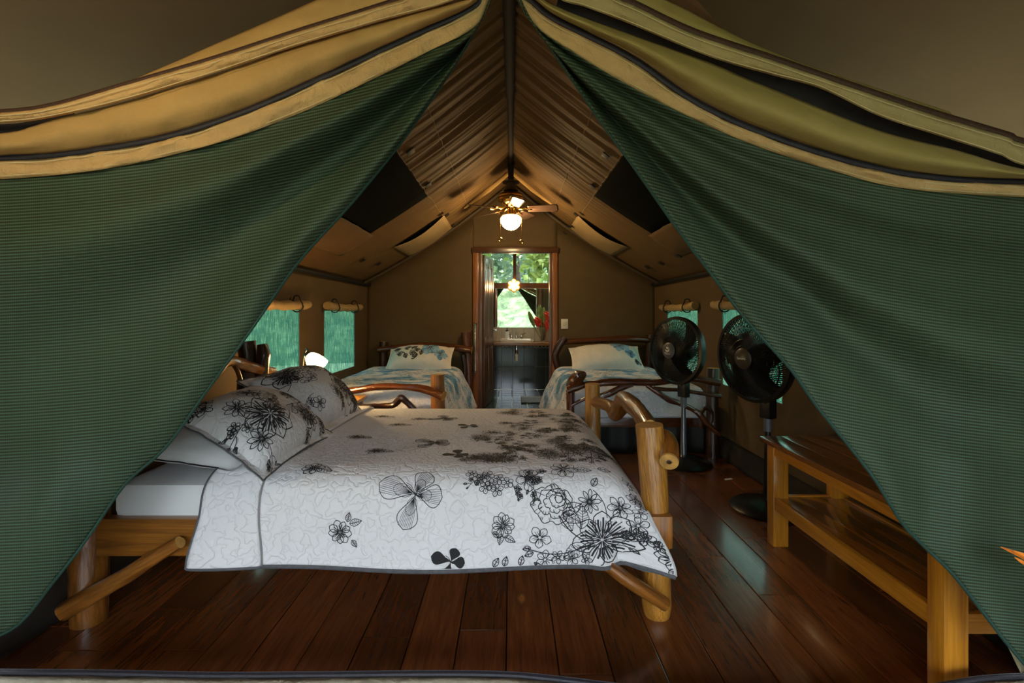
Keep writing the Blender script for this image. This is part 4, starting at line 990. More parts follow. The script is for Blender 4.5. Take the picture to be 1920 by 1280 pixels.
ink.peony(q2(1036, 945), .075, .0026, .3)
for a in (.5, 1.1, -.4): ink.leaf(q2(1055, 960), a, .075, .3, .0026)
ink.stem(q2(1048, 966), q2(1108, 1020), .1, .004)
ink.hibiscus(q2(1128, 1012), .105, .25, .0030, 7)
ink.leaf(q2(1090, 992), -1.5, .085, .30, .0026, 6); ink.leaf(q2(1098, 1022), 2.6, .095, .28, .0026, 6)
ink.stem(q2(1100, 1026), q2(985, 1028), -.12, .0036); ink.bud(q2(995, 1028), 3.0, .03); ink.bud(q2(1000, 1036), 2.8, .034)
ink.flower(q2(1012, 1008), .042, 5, .4, .34, .0026, 2, False)
ink.flower(q2(1105, 940), .042, 9, 0, .16, .0028, 1); ink.bud(q2(1110, 912), -1.0, .04); ink.stem(q2(1112, 918), q2(1138, 970), -.12, .003)
ink.flower(q2(1162, 950), .045, 7, .4, .24, .0028, 3); ink.stem(q2(1160, 958), q2(1138, 985), .1, .003)
for (x, y, r_, n_) in ((1046, 1047, .026, 5), (1072, 1050, .028, 5), (1022, 1052, .034, 6), (1100, 1052, .022, 5), (1186, 985, .034, 5), (1190, 1010, .028, 5)): ink.flower(q2(x, y), r_, n_, y, .3, .0026, 1, False)
ink.spray(q2(1150, 1030), -.3, .10, 6, .0026); ink.spray(q2(1040, 1056), 2.6, .11, 5, .0026)
for x in (925, 945, 975): ink.bud(q2(x, 1060), -1.3+.3*(x % 3), .035)
for (x, y) in ((885, 890), (898, 900), (915, 892), (935, 898), (922, 908), (952, 906), (910, 914), (932, 918), (906, 896)): ink.flower(q2(x, y), .024, 5, x, .34, .0024, 1, False)
ink.flower(q2(990, 897), .052, 5, .3, .36, .0026, 4); ink.spray(q2(960, 905), 1.2, .06, 5, .0024); ink.spray(q2(985, 905), .9, .07, 4, .0024); ink.spray(q2(905, 900), 2.6, .06, 3, .0022)
ink.flower(q2(1056, 880), .055, 8, .2, .3, .0026, 3); ink.leaf(q2(1075, 880), .2, .07, .25, .0026); ink.bud(q2(1120, 880), .1, .05)
for (x, y) in ((1178, 885), (1192, 905), (1186, 918), (1202, 915), (1200, 935), (1196, 960)): ink.flower(q2(x, y), .03, 5, y, .34, .0024, 1, False)
# clusters over the top of the bed
rr = random.Random(3)
for (x, y, L, cnt) in ((930, 855, .16, 5), (1000, 850, .16, 5), (1060, 838, .2, 7), (1130, 835, .2, 7), (1095, 850, .16, 5), (930, 815, .16, 5), (985, 810, .17, 6), (1020, 820, .12, 4), (1040, 800, .16, 4), (1085, 795, .17, 6), (1020, 783, .18, 5), (1075, 785, .16, 5), (960, 775, .14, 4), (1140, 860, .12, 4), (955, 870, .14, 5)):
    c = q2(x, y)
    for k in range(cnt):
        o = (c[0]+rr.uniform(-.09, .09), c[1]+rr.uniform(-.10, .10)); 
        if o[0] > .47: continue
        rsel = rr.random()
        if rsel < .45: fine.flower(o, rr.uniform(.035, .065), rr.choice((5, 7, 9)), rr.random()*6, .3, .003, 2)
        elif rsel < .88: fine.spray(o, rr.random()*6.3, L*.8, 5, .0028)
        else: fine.hibiscus(o, .07, rr.random()*6, .0018, 6)
for (x, y) in ((588, 880), (668, 820), (705, 846), (745, 797), (785, 786), (715, 782), (950, 841), (948, 794)): fine.flower(q2(x, y), .042, 8, x, .3, .0032, 2); fine.leaf(q2(x+6, y), .3, .07, .28, .003)
fine.butterfly(q2(815, 832), .11, .3, .0028); fine.butterfly(q2(835, 786), .11, 1.0, .003)
ribbons(quiltP, ink.s, ink.f, .0046, .007).build('floral_print', INK, quilt, kind='stuff')
ribbons(quiltP, fine.s, fine.f, .0046, .009).build('floral_print', INK, quilt, kind='stuff')
# ---- pillows
class Pillow:
    def __init__(s, c, U, V, h, flange=.05, pinch=.07, seed=0, bend=0):
        s.c, s.U, s.V = Vector(c), Vector(U), Vector(V); s.N = s.U.cross(s.V).normalized(); s.h = h; s.fl = flange; s.pk = pinch; s.sd = seed; s.bend = bend
        s.a, s.b = s.U.length, s.V.length
    def pt(s, u, v, side=1):
        f = 1/(1+s.fl); uu, vv = u, v
        x = uu*(1-s.pk*(1-vv*vv)); y = vv*(1-s.pk*(1-uu*uu)); q = max(0, 1-(abs(uu)/f)**2.6)*max(0, 1-(abs(vv)/f)**2.6)
        z = s.h*q**.55*(1 if side > 0 else -.55)+.003*side
        edge = sstep(1, .6, max(abs(u), abs(v)))
        z += s.h*.13*nz(u*2.1+s.sd, v*2.1+s.sd*.7)*side*q**.3+s.h*.06*nz(u*6+s.sd, v*5)*(1-edge*.6)
        return s.c+s.U*x+s.V*y+s.N*(z-s.bend*(u*u)*.05-s.bend*.03*v*v)
    def build(s, name, label, mat, group=None, parent_kind='pillow', trim=True):
        t = thing(name, s.c-Vector((0, 0, s.h)), label, 'pillow', group); m = MB()
        m.grid(lambda u, v: s.pt(u*2-1, v*2-1, 1), 44, 44, uvfn=lambda u, v: (u*2*s.a+s.sd, v*2*s.b+s.sd)); m.grid(lambda u, v: s.pt(u*2-1, v*2-1, -1), 44, 44, flip=True)
        m.build('pillow_case', mat, t)
        if trim:
            pts = [s.pt(-1+2*i/30, -1) for i in range(30)]+[s.pt(1, -1+2*i/30) for i in range(30)]+[s.pt(1-2*i/30, 1) for i in range(30)]+[s.pt(-1, 1-2*i/30) for i in range(31)]
            MB().tube(pts, .0035, 6, False).build('piping', TRIM, t)
        return t
    def S(s):
        F = lambda a, b: s.pt(a/s.a, b/s.b)
        g = with_normal(F)
        def f(a, b):
            if abs(a) > s.a*.995 or abs(b) > s.b*.995: return None, None
            return g(a, b)
        return f
p1 = Pillow((-1.085, 2.12, .685), (.01, .335, .0), (-.205, .02, .115), .105, .10, .06, 1, .4)
t1 = p1.build('floral_pillow', 'white floral pillow nearest the doorway, drooping over the bedspread fold', PILLOWM, 'floral pillows on the log bed')
p2 = Pillow((-1.12, 2.72, .70), (.03, .335, .0), (-.185, .0, .145), .125, .10, .06, 5, .4)
t2 = p2.build('floral_pillow', 'white floral pillow at the back, plumped up beside the bedside lamp', PILLOWM, 'floral pillows on the log bed')
def pillow_print(pl, t, seed, ext):
    k = Ink(random.Random(seed)); r_ = k.r
    # a: along depth (-.33 near .. .33 far), b: -.23 low edge .. +.23 high edge
    for e in ext: getattr(k, e[0])(*e[1:])
    for _ in range(9):
        o = (r_.uniform(-.28, .3), r_.uniform(-.2, .2))
        if r_.random() < .5: k.spray(o, r_.random()*6.3, .11, 5, .0026)
        else: k.flower(o, r_.uniform(.03, .05), r_.choice((5, 6, 8)), r_.random()*6, .3, .0026, 2)
    ribbons(pl.S(), k.s, k.f, .0016, .006).build('floral_print', INK, t, kind='stuff')
pillow_print(p1, t1, 31, [('hibiscus', (-.13, -.06), .115, .6, .0034, 8), ('flower', (-.20, .05), .05, 9, .2, .24, .003, 2), ('peony', (-.02, .05), .075, .0026), ('flower', (-.08, .10), .05, 6, 0, .34, .003, 4), ('spray', (-.2, -.02), 3.4, .12, 5, .003), ('flower', (-.24, -.12), .05, 9, 1, .2, .003, 2), ('flower', (-.26, .14), .03, 5, 1, .3, .003, 1), ('flower', (-.22, .17), .03, 5, 1, .3, .003, 1), ('leaf', (0, -.1), .5, .1, .3, .003, 5), ('hibiscus', (.12, -.13), .08, 2, .003, 7), ('hibiscus', (.2, 0), .08, 1, .003, 7), ('spray', (.1, -.18), .1, .2, 8, .003)])
pillow_print(p2, t2, 44, [('hibiscus', (.12, -.08), .11, .6, .0034, 8), ('peony', (-.12, .08), .085, .0028), ('hibiscus', (.2, -.16), .08, 1, .003, 7), ('spray', (-.05, -.05), 5.2, .14, 6, .003), ('hibiscus', (-.2, .12), .09, 1, .003, 7), ('flower', (.02, .12), .06, 8, 1, .28, .003, 3), ('flower', (-.2, -.12), .04, 6, 1, .3, .003, 3)])
p3 = Pillow((-1.27, 2.10, .60), (.0, .30, .0), (-.235, .0, .03), .075, .04, .05, 9)
p3.build('white_pillow', 'plain white pillow lying flat under the nearest floral pillow', PILLOWW, trim=False)
p4 = Pillow((-1.27, 2.76, .60), (.0, .30, .0), (-.235, .0, .04), .08, .04, .05, 13)
p4.build('white_pillow', 'plain white pillow under the rear floral pillow', PILLOWW, trim=False)

# ---- the two single beds at the back
def single_bed(side, label):
    sg = side
    X0, X1 = (-1.60, -.60) if sg < 0 else (.53, 1.60)
    b = thing('log_bed', ((X0+X1)/2, 4.85, 0), label, 'bed')
    MB().box(X0+.02, X1-.02, 4.0, 4.04, .22, .34, .006).build('end_rail', REDLOG, b)
    for x in (X0+.02, X1-.06): MB().box(x, x+.04, 3.96, 5.76, .22, .34, .006).build('side_rail', REDLOG, b)
    return b, X0, X1
bl, X0, X1 = single_bed(-1, 'dark red log single bed at the back left of the doorway')
log('foot_post', [Vector((-.594, 3.93, 0)), Vector((-.594, 3.93, .4)), P(820, 702, 3.93)], [.058, .056, .056], HONEYD, bl, 18, .05, 5, 21)
log('foot_post', [Vector((-1.50, 3.96, 0)), Vector((-1.50, 3.96, .4)), P(617, 709, 3.96)], [.05, .048, .046], HONEYD, bl, 16, .06, 5, 22)
log('foot_rail', [P(600, 728, 3.84), P(628, 731, 3.84), P(647, 733, 3.84), P(678, 730, 3.84), P(709, 725, 3.84), P(756, 725, 3.84), P(788, 728, 3.84), P(815, 736, 3.82), P(832, 742, 3.79)], [.026, .026, .030, .028, .028, .027, .030, .036, .042], REDLOG, bl, 16, .18, 6, 23)
log('branch', [P(640, 760, 3.83), P(694, 761, 3.83), P(733, 760, 3.83), P(745, 753, 3.83), P(752, 746, 3.82), P(764, 755, 3.83), P(782, 774, 3.83), P(800, 792, 3.85)], [.016, .018, .024, .030, .030, .026, .022, .02], DARKLOG, bl, 12, .25, 6, 24)
log('head_post', [Vector((-.50, 5.82, 0)), P(878, 690, 5.82), P(874, 622, 5.82)], [.05, .045, .062], REDLOG, bl, 14, .12, 6, 25)
log('head_post', [Vector((-1.55, 5.82, 0)), P(718, 690, 5.82), P(720, 640, 5.82)], [.05, .045, .05], DARKLOG, bl, 14, .12, 6, 26)
log('head_rail', [P(708, 656, 5.78), P(760, 650, 5.78), P(800, 647, 5.78), P(850, 651, 5.76), P(885, 656, 5.74)], [.035, .035, .034, .042, .046], REDLOG, bl, 14, .12, 6, 27)
log('head_branch', [P(868, 665, 5.78), P(872, 700, 5.78), P(862, 735, 5.78)], .026, DARKLOG, bl, 10, .15, 5, 28)
br, X0r, X1r = single_bed(1, 'dark red branchy log single bed at the back right behind the fan')
log('foot_post', [Vector((.482, 3.92, 0)), Vector((.482, 3.92, .4)), P(1070, 722, 3.92)], [.036, .034, .036], REDLOG, br, 14, .08, 5, 31)
log('foot_post', [Vector((1.625, 3.90, 0)), Vector((1.625, 3.90, .4)), P(1337, 690, 3.90)], [.05, .046, .046], DARKLOG, br, 14, .06, 5, 32)
log('foot_burl', [P(1068, 728, 3.90), P(1076, 715, 3.88), P(1086, 706, 3.87), P(1098, 700, 3.88)], [.032, .05, .058, .016], REDLOG, br, 14, .30, 6, 33)
log('foot_rail', [P(1063, 731, 3.86), P(1081, 726, 3.86), P(1097, 721, 3.86), P(1115, 720, 3.86), P(1135, 717, 3.86), P(1165, 716, 3.86), P(1202, 717, 3.86), P(1240, 716, 3.86), P(1280, 709, 3.86), P(1312, 711, 3.84), P(1350, 718, 3.82)], [.034, .030, .026, .027, .030, .030, .028, .026, .028, .030, .030], REDLOG, br, 16, .14, 6, 34)
log('branch', [P(1072, 760, 3.88), P(1096, 748, 3.88), P(1127, 742, 3.87), P(1144, 737, 3.87), P(1165, 727, 3.87), P(1186, 720, 3.87)], [.012, .014, .024, .028, .026, .02], REDLOG, br, 12, .14, 6, 35)
log('branch', [P(1212, 722, 3.86), P(1237, 738, 3.85), P(1254, 749, 3.85), P(1275, 756, 3.85), P(1298, 767, 3.85), P(1312, 777, 3.84), P(1325, 794, 3.83), P(1350, 816, 3.81)], [.016, .022, .026, .022, .020, .024, .020, .014], REDLOG, br, 12, .14, 6, 36)
log('branch', [P(1225, 727, 3.86), P(1248, 730, 3.86), P(1275, 731, 3.86), P(1312, 737, 3.85), P(1352, 743, 3.83)], [.014, .016, .016, .015, .015], REDLOG, br, 10, .12, 6, 37)
log('branch', [P(1313, 776, 3.84), P(1322, 765, 3.84), P(1334, 772, 3.84), P(1334, 792, 3.84)], [.018, .016, .016, .012], DARKLOG, br, 10, .2, 6, 38)
log('head_post', [Vector((.53, 5.78, 0)), P(1042, 757, 5.75), P(1045, 725, 5.75), P(1046, 693, 5.75), P(1041, 668, 5.75), P(1047, 650, 5.75), P(1059, 632, 5.75)], [.04, .04, .042, .04, .042, .046, .04], DARKLOG, br, 14, .12, 6, 39)
log('head_post', [Vector((1.66, 5.8, 0)), P(1216, 690, 5.8), P(1219, 627, 5.8)], [.05, .045, .045], DARKLOG, br, 14, .1, 6, 40)
log('head_rail', [P(1056, 641, 5.78), P(1113, 638, 5.78), P(1169, 635, 5.78), P(1220, 638, 5.78)], [.034, .036, .042, .034], REDLOG, br, 12, .12, 6, 41)
log('head_branch', [P(1170, 668, 5.8), P(1190, 655, 5.8), P(1214, 648, 5.8)], [.012, .014, .014], DARKLOG, br, 8, .1, 5, 42)
m = MB(); m.grid(lambda u, v: Vector((.56+1.05*u, 4.02+.015*math.sin(u*30), .005+.36*v)), 60, 6); m.build('under_bed_shade', BLACKM, br, solid=.004)  # black sheet standing in for the deep shade under the bed
def single_bedding(sg, X0, X1, mlabel, qlabel):
    MB().box(X0+.03, X1-.03, 3.99, 5.74, .34, .525, .05).build('mattress', SHEET, label=mlabel, cat='mattress')
    # cross profile from the aisle side over the top; aisle side hangs low
    inn = X1 if sg < 0 else X0; out = X0 if sg < 0 else X1; d = 1 if sg < 0 else -1
    cp = Prof([(inn+d*.165, .10), (inn+d*.12, .22), (inn+d*.065, .40), (inn+d*.035, .50), (inn-d*.03, .548), (inn-d*.12, .556), ((inn+out)/2, .556), (out+d*.10, .555), (out+d*.02, .54), (out-d*.01, .44)])
    lp = Prof([(3.945, .315), (3.95, .40), (3.965, .49), (4.0, .538), (4.08, .553), (4.4, .555), (5.0, .555), (5.5, .555)])
    def F(a, b):
        X, Z = cp.at(a); D, Zb = lp.at(b); dz = .556-Zb
        side = .556-Z; z = max(.07, Zb-side) if dz < .04 else (Zb if side < .05 else max(.10, Zb-side*.9))
        hang = sstep(.05, .3, side)
        Dd = D+.012*math.sin(X*16)*sstep(.05, .2, dz)+.02*hang*math.sin(b*9); Xx = X+d*.016*hang*math.sin(b*11+1)+.05*d*hang*sstep(.7, 1.6, b)*.6
        if dz > .05: Xx = X*1.0-d*.05*hang
        return Vector((Xx, Dd, z+.004*nz(X*4, D*4)))
    q = thing('quilt', ((X0+X1)/2, 4.7, .1), qlabel, 'quilt')
    MB().grid(lambda u, v: F(cp.L*u, lp.L*v), 100, 110, uvfn=lambda u, v: (cp.L*u, lp.L*v), flip=(sg < 0)).build('quilted_cloth', QUILTB, q, solid=.008)
    MB().tube([F(cp.L*(.14+.86*i/80), 0) for i in range(81)], .007, 6).build('binding', simple('pale_binding_%d' % sg, (.34, .38, .46), .8), q)
    MB().tube([F(cp.L*i/60, lp.L) for i in range(61)], .008, 6).build('binding', simple('pale_edge_%d' % sg, (.62, .61, .63), .8), q)
single_bedding(-1, X0, X1, 'mattress of the back left single bed', 'white and blue floral quilt on the back left single bed')
single_bedding(1, X0r, X1r, 'mattress of the back right single bed', 'white and blue floral quilt on the back right single bed')
def blue_pillow(c, U, V, h, seed, label, blobs, scroll):
    p = Pillow(c, U, V, h, .08, .05, seed, .3); t = p.build('pillow', label, simple('pillow_cream_%d' % seed, (.66, .63, .57), .85, var=.06, scale=14, bump=.3), 'pillows on the single beds', trim=False)
    rb = random.Random(seed); S = p.S(); f1 = []; f2 = []
    for (cx, cy, r_, n_) in blobs:
        for k in range(n_):
            a = k*6.283/n_+.2; L = r_*rb.uniform(.8, 1.15); w = .33
            poly = [(cx+L*(x*math.cos(a)-y*math.sin(a)), cy+L*(x*math.sin(a)+y*math.cos(a))) for x, y in [(.1, 0), (.3, w*.7), (.6, w), (.85, w*.8), (1, .1), (1, -.1), (.85, -w*.8), (.6, -w), (.3, -w*.7)]]
            poly = [(min(p.a*.97, max(-p.a*.97, x)), min(p.b*.97, max(-p.b*.97, y))) for x, y in poly]
            (f1 if k % 2 else f2).append(poly)
    ribbons(S, [], f1, .002).build('blue_print', simple('blue_ink_%d' % seed, (.10, .24, .40), .85, var=.3, scale=25), t)
    ribbons(S, [], f2, .0028).build('blue_print', simple('blue_ink2_%d' % seed, (.22, .40, .56), .85, var=.3, scale=25), t)
    k = Ink(rb)
    if scroll:
        for (cx, cy, r_) in scroll:
            k.line([(r_*(1-.14*t_)*math.cos(t_), r_*(1-.14*t_)*math.sin(t_)) for t_ in [i*.35 for i in range(17)]], (cx, cy), 1, rb.random()*6, .011)
            k.leaf((cx+r_, cy), rb.random()*6, r_*1.3, .35, .008, 3); k.flower((cx-.3*r_, cy+.5*r_), r_*.7, 6, rb.random(), .3, .007, 0)
    for (cx, cy, r_, n_) in blobs: k.flower((cx, cy), r_*.55, 7, 0, .2, .003, 0)
    ribbons(S, k.s, (), .0034, .008).build('scroll_print', INKG, t, kind='stuff')
    return t
blue_pillow((-1.02, 5.42, .665), (.37, 0, .01), (0, .16, .115), .12, 51, 'cream pillow with blue flower and black scrolls on back left bed', [(.13, .05, .11, 9), (.25, -.03, .08, 7)], [(-.2, -.05, .05), (-.12, .03, .05), (-.05, -.07, .05), (-.26, .06, .04), (0, -.02, .045)])
blue_pillow((1.06, 5.40, .675), (.40, 0, .01), (0, .16, .12), .12, 52, 'cream pillow with one blue flower spray on back right bed', [(.16, .07, .10, 9), (.27, -.04, .07, 7)], [(.33, -.14, .03)])
# ------------------------------------------------------------------ night stand and bedside lamp
ns = thing('nightstand', (-1.34, 3.53, 0), 'small orange wooden nightstand between the log bed and back left bed', 'nightstand')
MB().box(-1.60, -1.11, 3.33, 3.735, .505, .53, .005).build('top', HONEY, ns)
for x in (-1.575, -1.165):
    for y in (3.36, 3.67): MB().box(x, x+.035, y, y+.035, 0, .505, .004).build('leg', RAILW, ns)
MB().box(-1.57, -1.135, 3.37, 3.69, .33, .50, .004).build('drawer_box', simple('nightstand_side', (.30, .27, .24), .6, var=.15), ns)
la = thing('bedside_lamp', (-1.46, 3.56, .53), 'lit white glass bell lamp on dark gooseneck beside the floral pillow', 'lamp')
MB().lathe((-1.48, 3.56, .53), [(.06, 0), (.06, .012), (.02, .025), (0, .026)], 20).build('base', BLACKP, la)
s0 = P(580, 667, 3.5); s1 = P(606, 693, 3.49)
MB().tube([(-1.48, 3.56, .55), (-1.53, 3.56, .75), P(573, 658, 3.53), P(577, 656, 3.52), s0], .008, 10, sub=6).build('gooseneck', simple('lamp_metal', (.12, .12, .12), .3, 1.0), la)
ax_ = (s1-s0).normalized()
SHADE = simple('lit_glass_shade', (1, .85, .55), .4, emit=(1.0, .60, .22), es=42)
MB().lathe(s0, [(.020, -.01), (.034, .0), (.052, .03), (.063, .07), (.066, .115), (.062, .115), (.058, .07), (.046, .03), (.02, .008)], 26, ax_).build('shade', SHADE, la)
MB().lathe(s0, [(.022, -.03), (.024, -.005), (.018, .01), (0, .01)], 14, ax_).build('socket', BLACKP, la)
MB().lathe(s0+ax_*.06, [(0, -.03), (.02, -.02), (.026, 0), (.02, .022), (0, .03)], 14, ax_).build('bulb', simple('bedside_bulb', (1, .9, .7), .5, emit=(1.0, .72, .36), es=420), la)
# ------------------------------------------------------------------ ceiling fan
FY = 4.80; FX = 0.0
def fz(py): return CAMH-(py-VY)*FY/FPX
cf = thing('ceiling_fan', (FX, FY, fz(340)), 'brass ceiling fan with five brown blades and lit globe under the ridge', 'ceiling fan')
MB().tube([(FX, FY, roofz(0, FY)-.03), (FX, FY, fz(345))], .028, 14).build('downrod', BLACKM, cf)
MB().lathe((FX, FY, fz(358)), [(.075, 0), (.06, .03), (.045, .035), (.045, .075), (.085, .08), (.085, .09), (0, .1)], 24).build('canopy', simple('fan_dark', (.05, .035, .02), .5), cf)
MB().lathe((FX, FY, fz(383)), [(.03, -.012), (.085, -.004), (.118, .03), (.122, .075), (.105, .105), (.06, .125), (.0, .127)], 30).build('motor', BRASS, cf)
for q, (z0, r0) in enumerate(((fz(371), .1235), (fz(377), .1235), (fz(365), .115))): MB().lathe((FX, FY, z0), [(r0, -.004), (r0+.004, 0), (r0, .004)], 30).build('motor_band', simple('dark_brass_%d' % q, (.10, .05, .012), .3, 1.0), cf)
zb = fz(391)
BLADE = wood('blade_wood', (.10, .055, .035), (.23, .13, .085), rough=.35, coat=.3, gscale=(1, 14, 1), bump=.1, rnd=.1)
for k in range(5):
    a = math.radians(-9+72*k); d = Vector((math.cos(a), math.sin(a), 0)); s_ = Vector((-math.sin(a), math.cos(a), 0)); c0 = Vector((FX, FY, zb)); til = -.30
    def bf(u, v):
        w = (.052+.016*u)*(1 if u < .93 else math.sqrt(max(0, 1-((u-.93)/.07)**2))*.5+.5); return c0+d*(.17+.30*u)+s_*(v*2-1)*w+Vector((0, 0, (v*2-1)*w*til-.008))
    ir = MB(); ir.tube([c0+d*.05+Vector((0, 0, .012)), c0+d*.10+Vector((0, 0, -.004)), c0+d*.145], .012, 8, sub=4)
    for q in (-1, 1): ir.tube([c0+d*.14, c0+d*.175+s_*q*.03+Vector((0, 0, q*.007-.012)), c0+d*.215+s_*q*.022+Vector((0, 0, q*.005-.014))], .007, 6, sub=4)
    bo = MB().grid(bf, 18, 6, uvfn=lambda u, v: (u*.4, v*.13)).build('blade', BLADE, cf, solid=.007)
    ir.build('blade_iron', BRASS, bo)
MB().lathe((FX, FY, fz(405)), [(.05, 0), (.075, .004), (.072, .015), (.04, .025), (.036, .09), (.05, .105), (0, .106)], 24).build('light_kit', BRASS, cf)
GLOBE = simple('lit_globe', (1, .92, .75), .3, emit=(1.0, .70, .34), es=70)
gz = fz(406); gr = .104
MB().lathe((FX, FY, gz), [(.070, .004), (.098, -.008), (gr, -.03), (.098, -.062), (.078, -.098), (.048, -.122), (.02, -.132), (0, -.134)], 32).build('globe', GLOBE, cf)
for sg, yb in ((-1, 451), (1, 455)):
    ch = MB(); x_ = FX+sg*.104; ch.tube([(FX+sg*.055, FY-.03, fz(397)), (x_, FY-.06, fz(412)), (x_, FY-.06, fz(yb-3))], .0035, 6)
    co = ch.build('pull_chain', BRASS, cf); c_ = Vector((x_, FY-.06, fz(yb))); MB().tube([c_+Vector((.018*math.cos(t), 0, .018*math.sin(t))) for t in [i*math.pi/8 for i in range(17)]], .005, 6, False).build('chain_ring', BRASS, co)
# ------------------------------------------------------------------ pedestal fans
def ped_fan(base, head, th, tilt, Rr, label, badge, neck, tint):
    base, head = Vector(base), Vector(head)
    t = thing('pedestal_fan', base, label, 'fan', 'black pedestal fans along the right wall')
    MB().lathe(base, [(.205, 0), (.21, .012), (.19, .028), (.10, .045), (.035, .06), (.03, .075), (0, .076)], 36).build('base', BLACKP, t)
    n = Vector((-math.sin(th)*math.cos(tilt), -math.cos(th)*math.cos(tilt), math.sin(tilt))); u = Vector((math.cos(th), -math.sin(th), 0)); w = n.cross(u).normalized()
    if w.z < 0: w = -w
    neck_top = head-n*.07-Vector((0, 0, .10)); pz = head.z-.40
    pole = MB(); pole.tube([base+Vector((0, 0, .05)), Vector((base.x, base.y, pz))], [.028, .014], 14); pole.build('pole', simple('pole_grey_'+tint, (.16, .17, .19), .25, .6) if tint == 'a' else BLACKP, t)
    MB().tube([(base.x, base.y, pz-.04), (base.x, base.y, pz+.05)], .024, 14).build('collar', simple('collar_grey_'+tint, (.12, .13, .15), .35), t)
    top = Vector((base.x, base.y, pz+.04))
    cb = MB(); bc = top+Vector((0, 0, .08)); fw = Vector((n.x, n.y, 0)).normalized(); cb.obox(bc, fw.cross(Vector((0, 0, 1))), fw, (0, 0, 1), .038, .03, .085, .012); cbo = cb.build('control_box', BLACKP, t)
    MB().lathe(bc+fw*.030+Vector((0, 0, .02)), [(.02, 0), (.018, .012), (0, .013)], 16, fw).build('speed_knob', simple('knob_'+tint, (.09, .095, .10), .35), cbo)
    MB().tube([bc+Vector((0, 0, .06)), neck_top+Vector((0, 0, -.03)), head-n*.09], [.030, .03, .045], 14, sub=4).build('neck', BLACKP, t)
    MB().lathe(head-n*.05, [(0, -.13), (.05, -.12), (.072, -.07), (.075, -.01), (.06, .02), (0, .022)], 22, n).build('motor_housing', BLACKP, t)
    def pt(r, a, z): return head+u*math.cos(a)*r+w*math.sin(a)*r+n*z
    def dome(r): return .065*(1-(r/Rr)**2.2)+.012
    g = MB(); NR = 110
    for k in range(NR):
        a0 = 2*math.pi*k/NR; g.tube([pt(r, a0+.55*(r/Rr)**1.2, dome(r)) for r in (.05, .10, .15, .20, .235, Rr)], .0031, 4, False)
    for r in (.075, .11, .145, .18, .215, .24): g.tube([pt(r, 2*math.pi*i/44, dome(r)) for i in range(45)], .0020, 4, False)
    g.build('front_grille', BLACKP, t)
    g = MB()
    for k in range(60):
        a0 = 2*math.pi*k/60; g.tube([pt(r, a0-.3*(r/Rr), -.055*(1-(r/Rr)**2.2)-.012) for r in (.06, .14, .21, Rr)], .0017, 4, False)
    for r in (.10, .16, .215): g.tube([pt(r, 2*math.pi*i/40, -.055*(1-(r/Rr)**2.2)-.012) for i in range(41)], .002, 4, False)
    g.build('rear_grille', BLACKP, t)
    g = MB(); seg = 60
    prof = [(Rr-.012, -.024), (Rr+.004, -.026), (Rr+.008, 0), (Rr+.004, .022), (Rr-.016, .026), (Rr-.016, .0), (Rr-.012, -.024)]
    g.lathe(head, prof, seg, n); g.f = g.f[:seg*(len(prof)-1)]; g.uv = g.uv[:len(g.f)]; g.mi = g.mi[:len(g.f)]; g.build('rim', BLACKP, t)
    for k in range(3):
        a0 = 2*math.pi*k/3+.35
        MB().grid(lambda p, q: pt(.04+.19*p, a0+(q-.5)*(1.25-.35*p)+.5*p, .028*(1-2*q)), 10, 8).build('blade', simple('blade_%s%d' % (tint, k), (.010, .010, .011), .3), t, solid=.003)
    hb = MB(); hz_ = dome(0); hb.lathe(head+n*(hz_-.004), [(.058, 0), (.06, .008), (.05, .016), (0, .019)], 26, n)
    hub = hb.build('hub_cap', simple('hub_'+tint, badge, .4), t)
    LOGO = simple('badge_white_'+tint, (.75, .75, .72), .4); o = head+n*(hz_+.0165)
    if tint == 'a':
        MB().lathe(o+w*.008, [(.019, 0), (.019, .0012), (0, .0014)], 20, n).build('emblem_disc', LOGO, hub)
        k = MB(); k.tube([o+w*.018-u*.016+n*.002, o+w*.004-u*.002+n*.002, o+w*.016+u*.014+n*.002], [.0045, .0045, .003], 6); k.build('emblem_tick', BLACKP, hub)
    cu = bpy.data.curves.new('badge_text', 'FONT'); cu.body = 'Tifano' if tint == 'a' else 'Samurai'; cu.size = .022 if tint == 'a' else .020; cu.align_x = 'CENTER'; cu.extrude = .0004
    to = bpy.data.objects.new('badge_text', cu); COL.objects.link(to); cu.materials.append(LOGO); to.parent = hub
    bpy.context.view_layer.update(); me_ = bpy.data.meshes.new_from_object(to.evaluated_get(bpy.context.evaluated_depsgraph_get())); COL.objects.unlink(to); bpy.data.objects.remove(to); to = bpy.data.objects.new('badge_text', me_); COL.objects.link(to); to.parent = hub
    M = Matrix((u, w, n)).transposed().to_4x4(); M.translation = o+n*.0006-w*(.030 if tint == 'a' else .004)-ORG[hub.name]; to.matrix_local = M
    if neck:
        MB().tube([head-n*.16-Vector((0, 0, .02)), head-n*.20-Vector((0, 0, .1)), bc-fw*.05+Vector((0, 0, .05)), bc-fw*.03-Vector((0, 0, .06))], .004, 6, sub=6).build('power_lead', BLACKM, t)
    return t
b1 = Vector((1.335, 3.74, .0)); ped_fan(b1, P(1268, 657, 3.68), math.radians(62), math.radians(2), .252, 'black pedestal fan with grey hub badge in front of back right bed', (.10, .10, .10), False, 'a')
b2 = Vector((1.52, 2.86, .0)); ped_fan(b2, P(1413, 670, 2.80), math.radians(70), math.radians(-3), .255, 'black pedestal fan behind the bench, half hidden by the right flap', (.045, .032, .02), True, 'b')
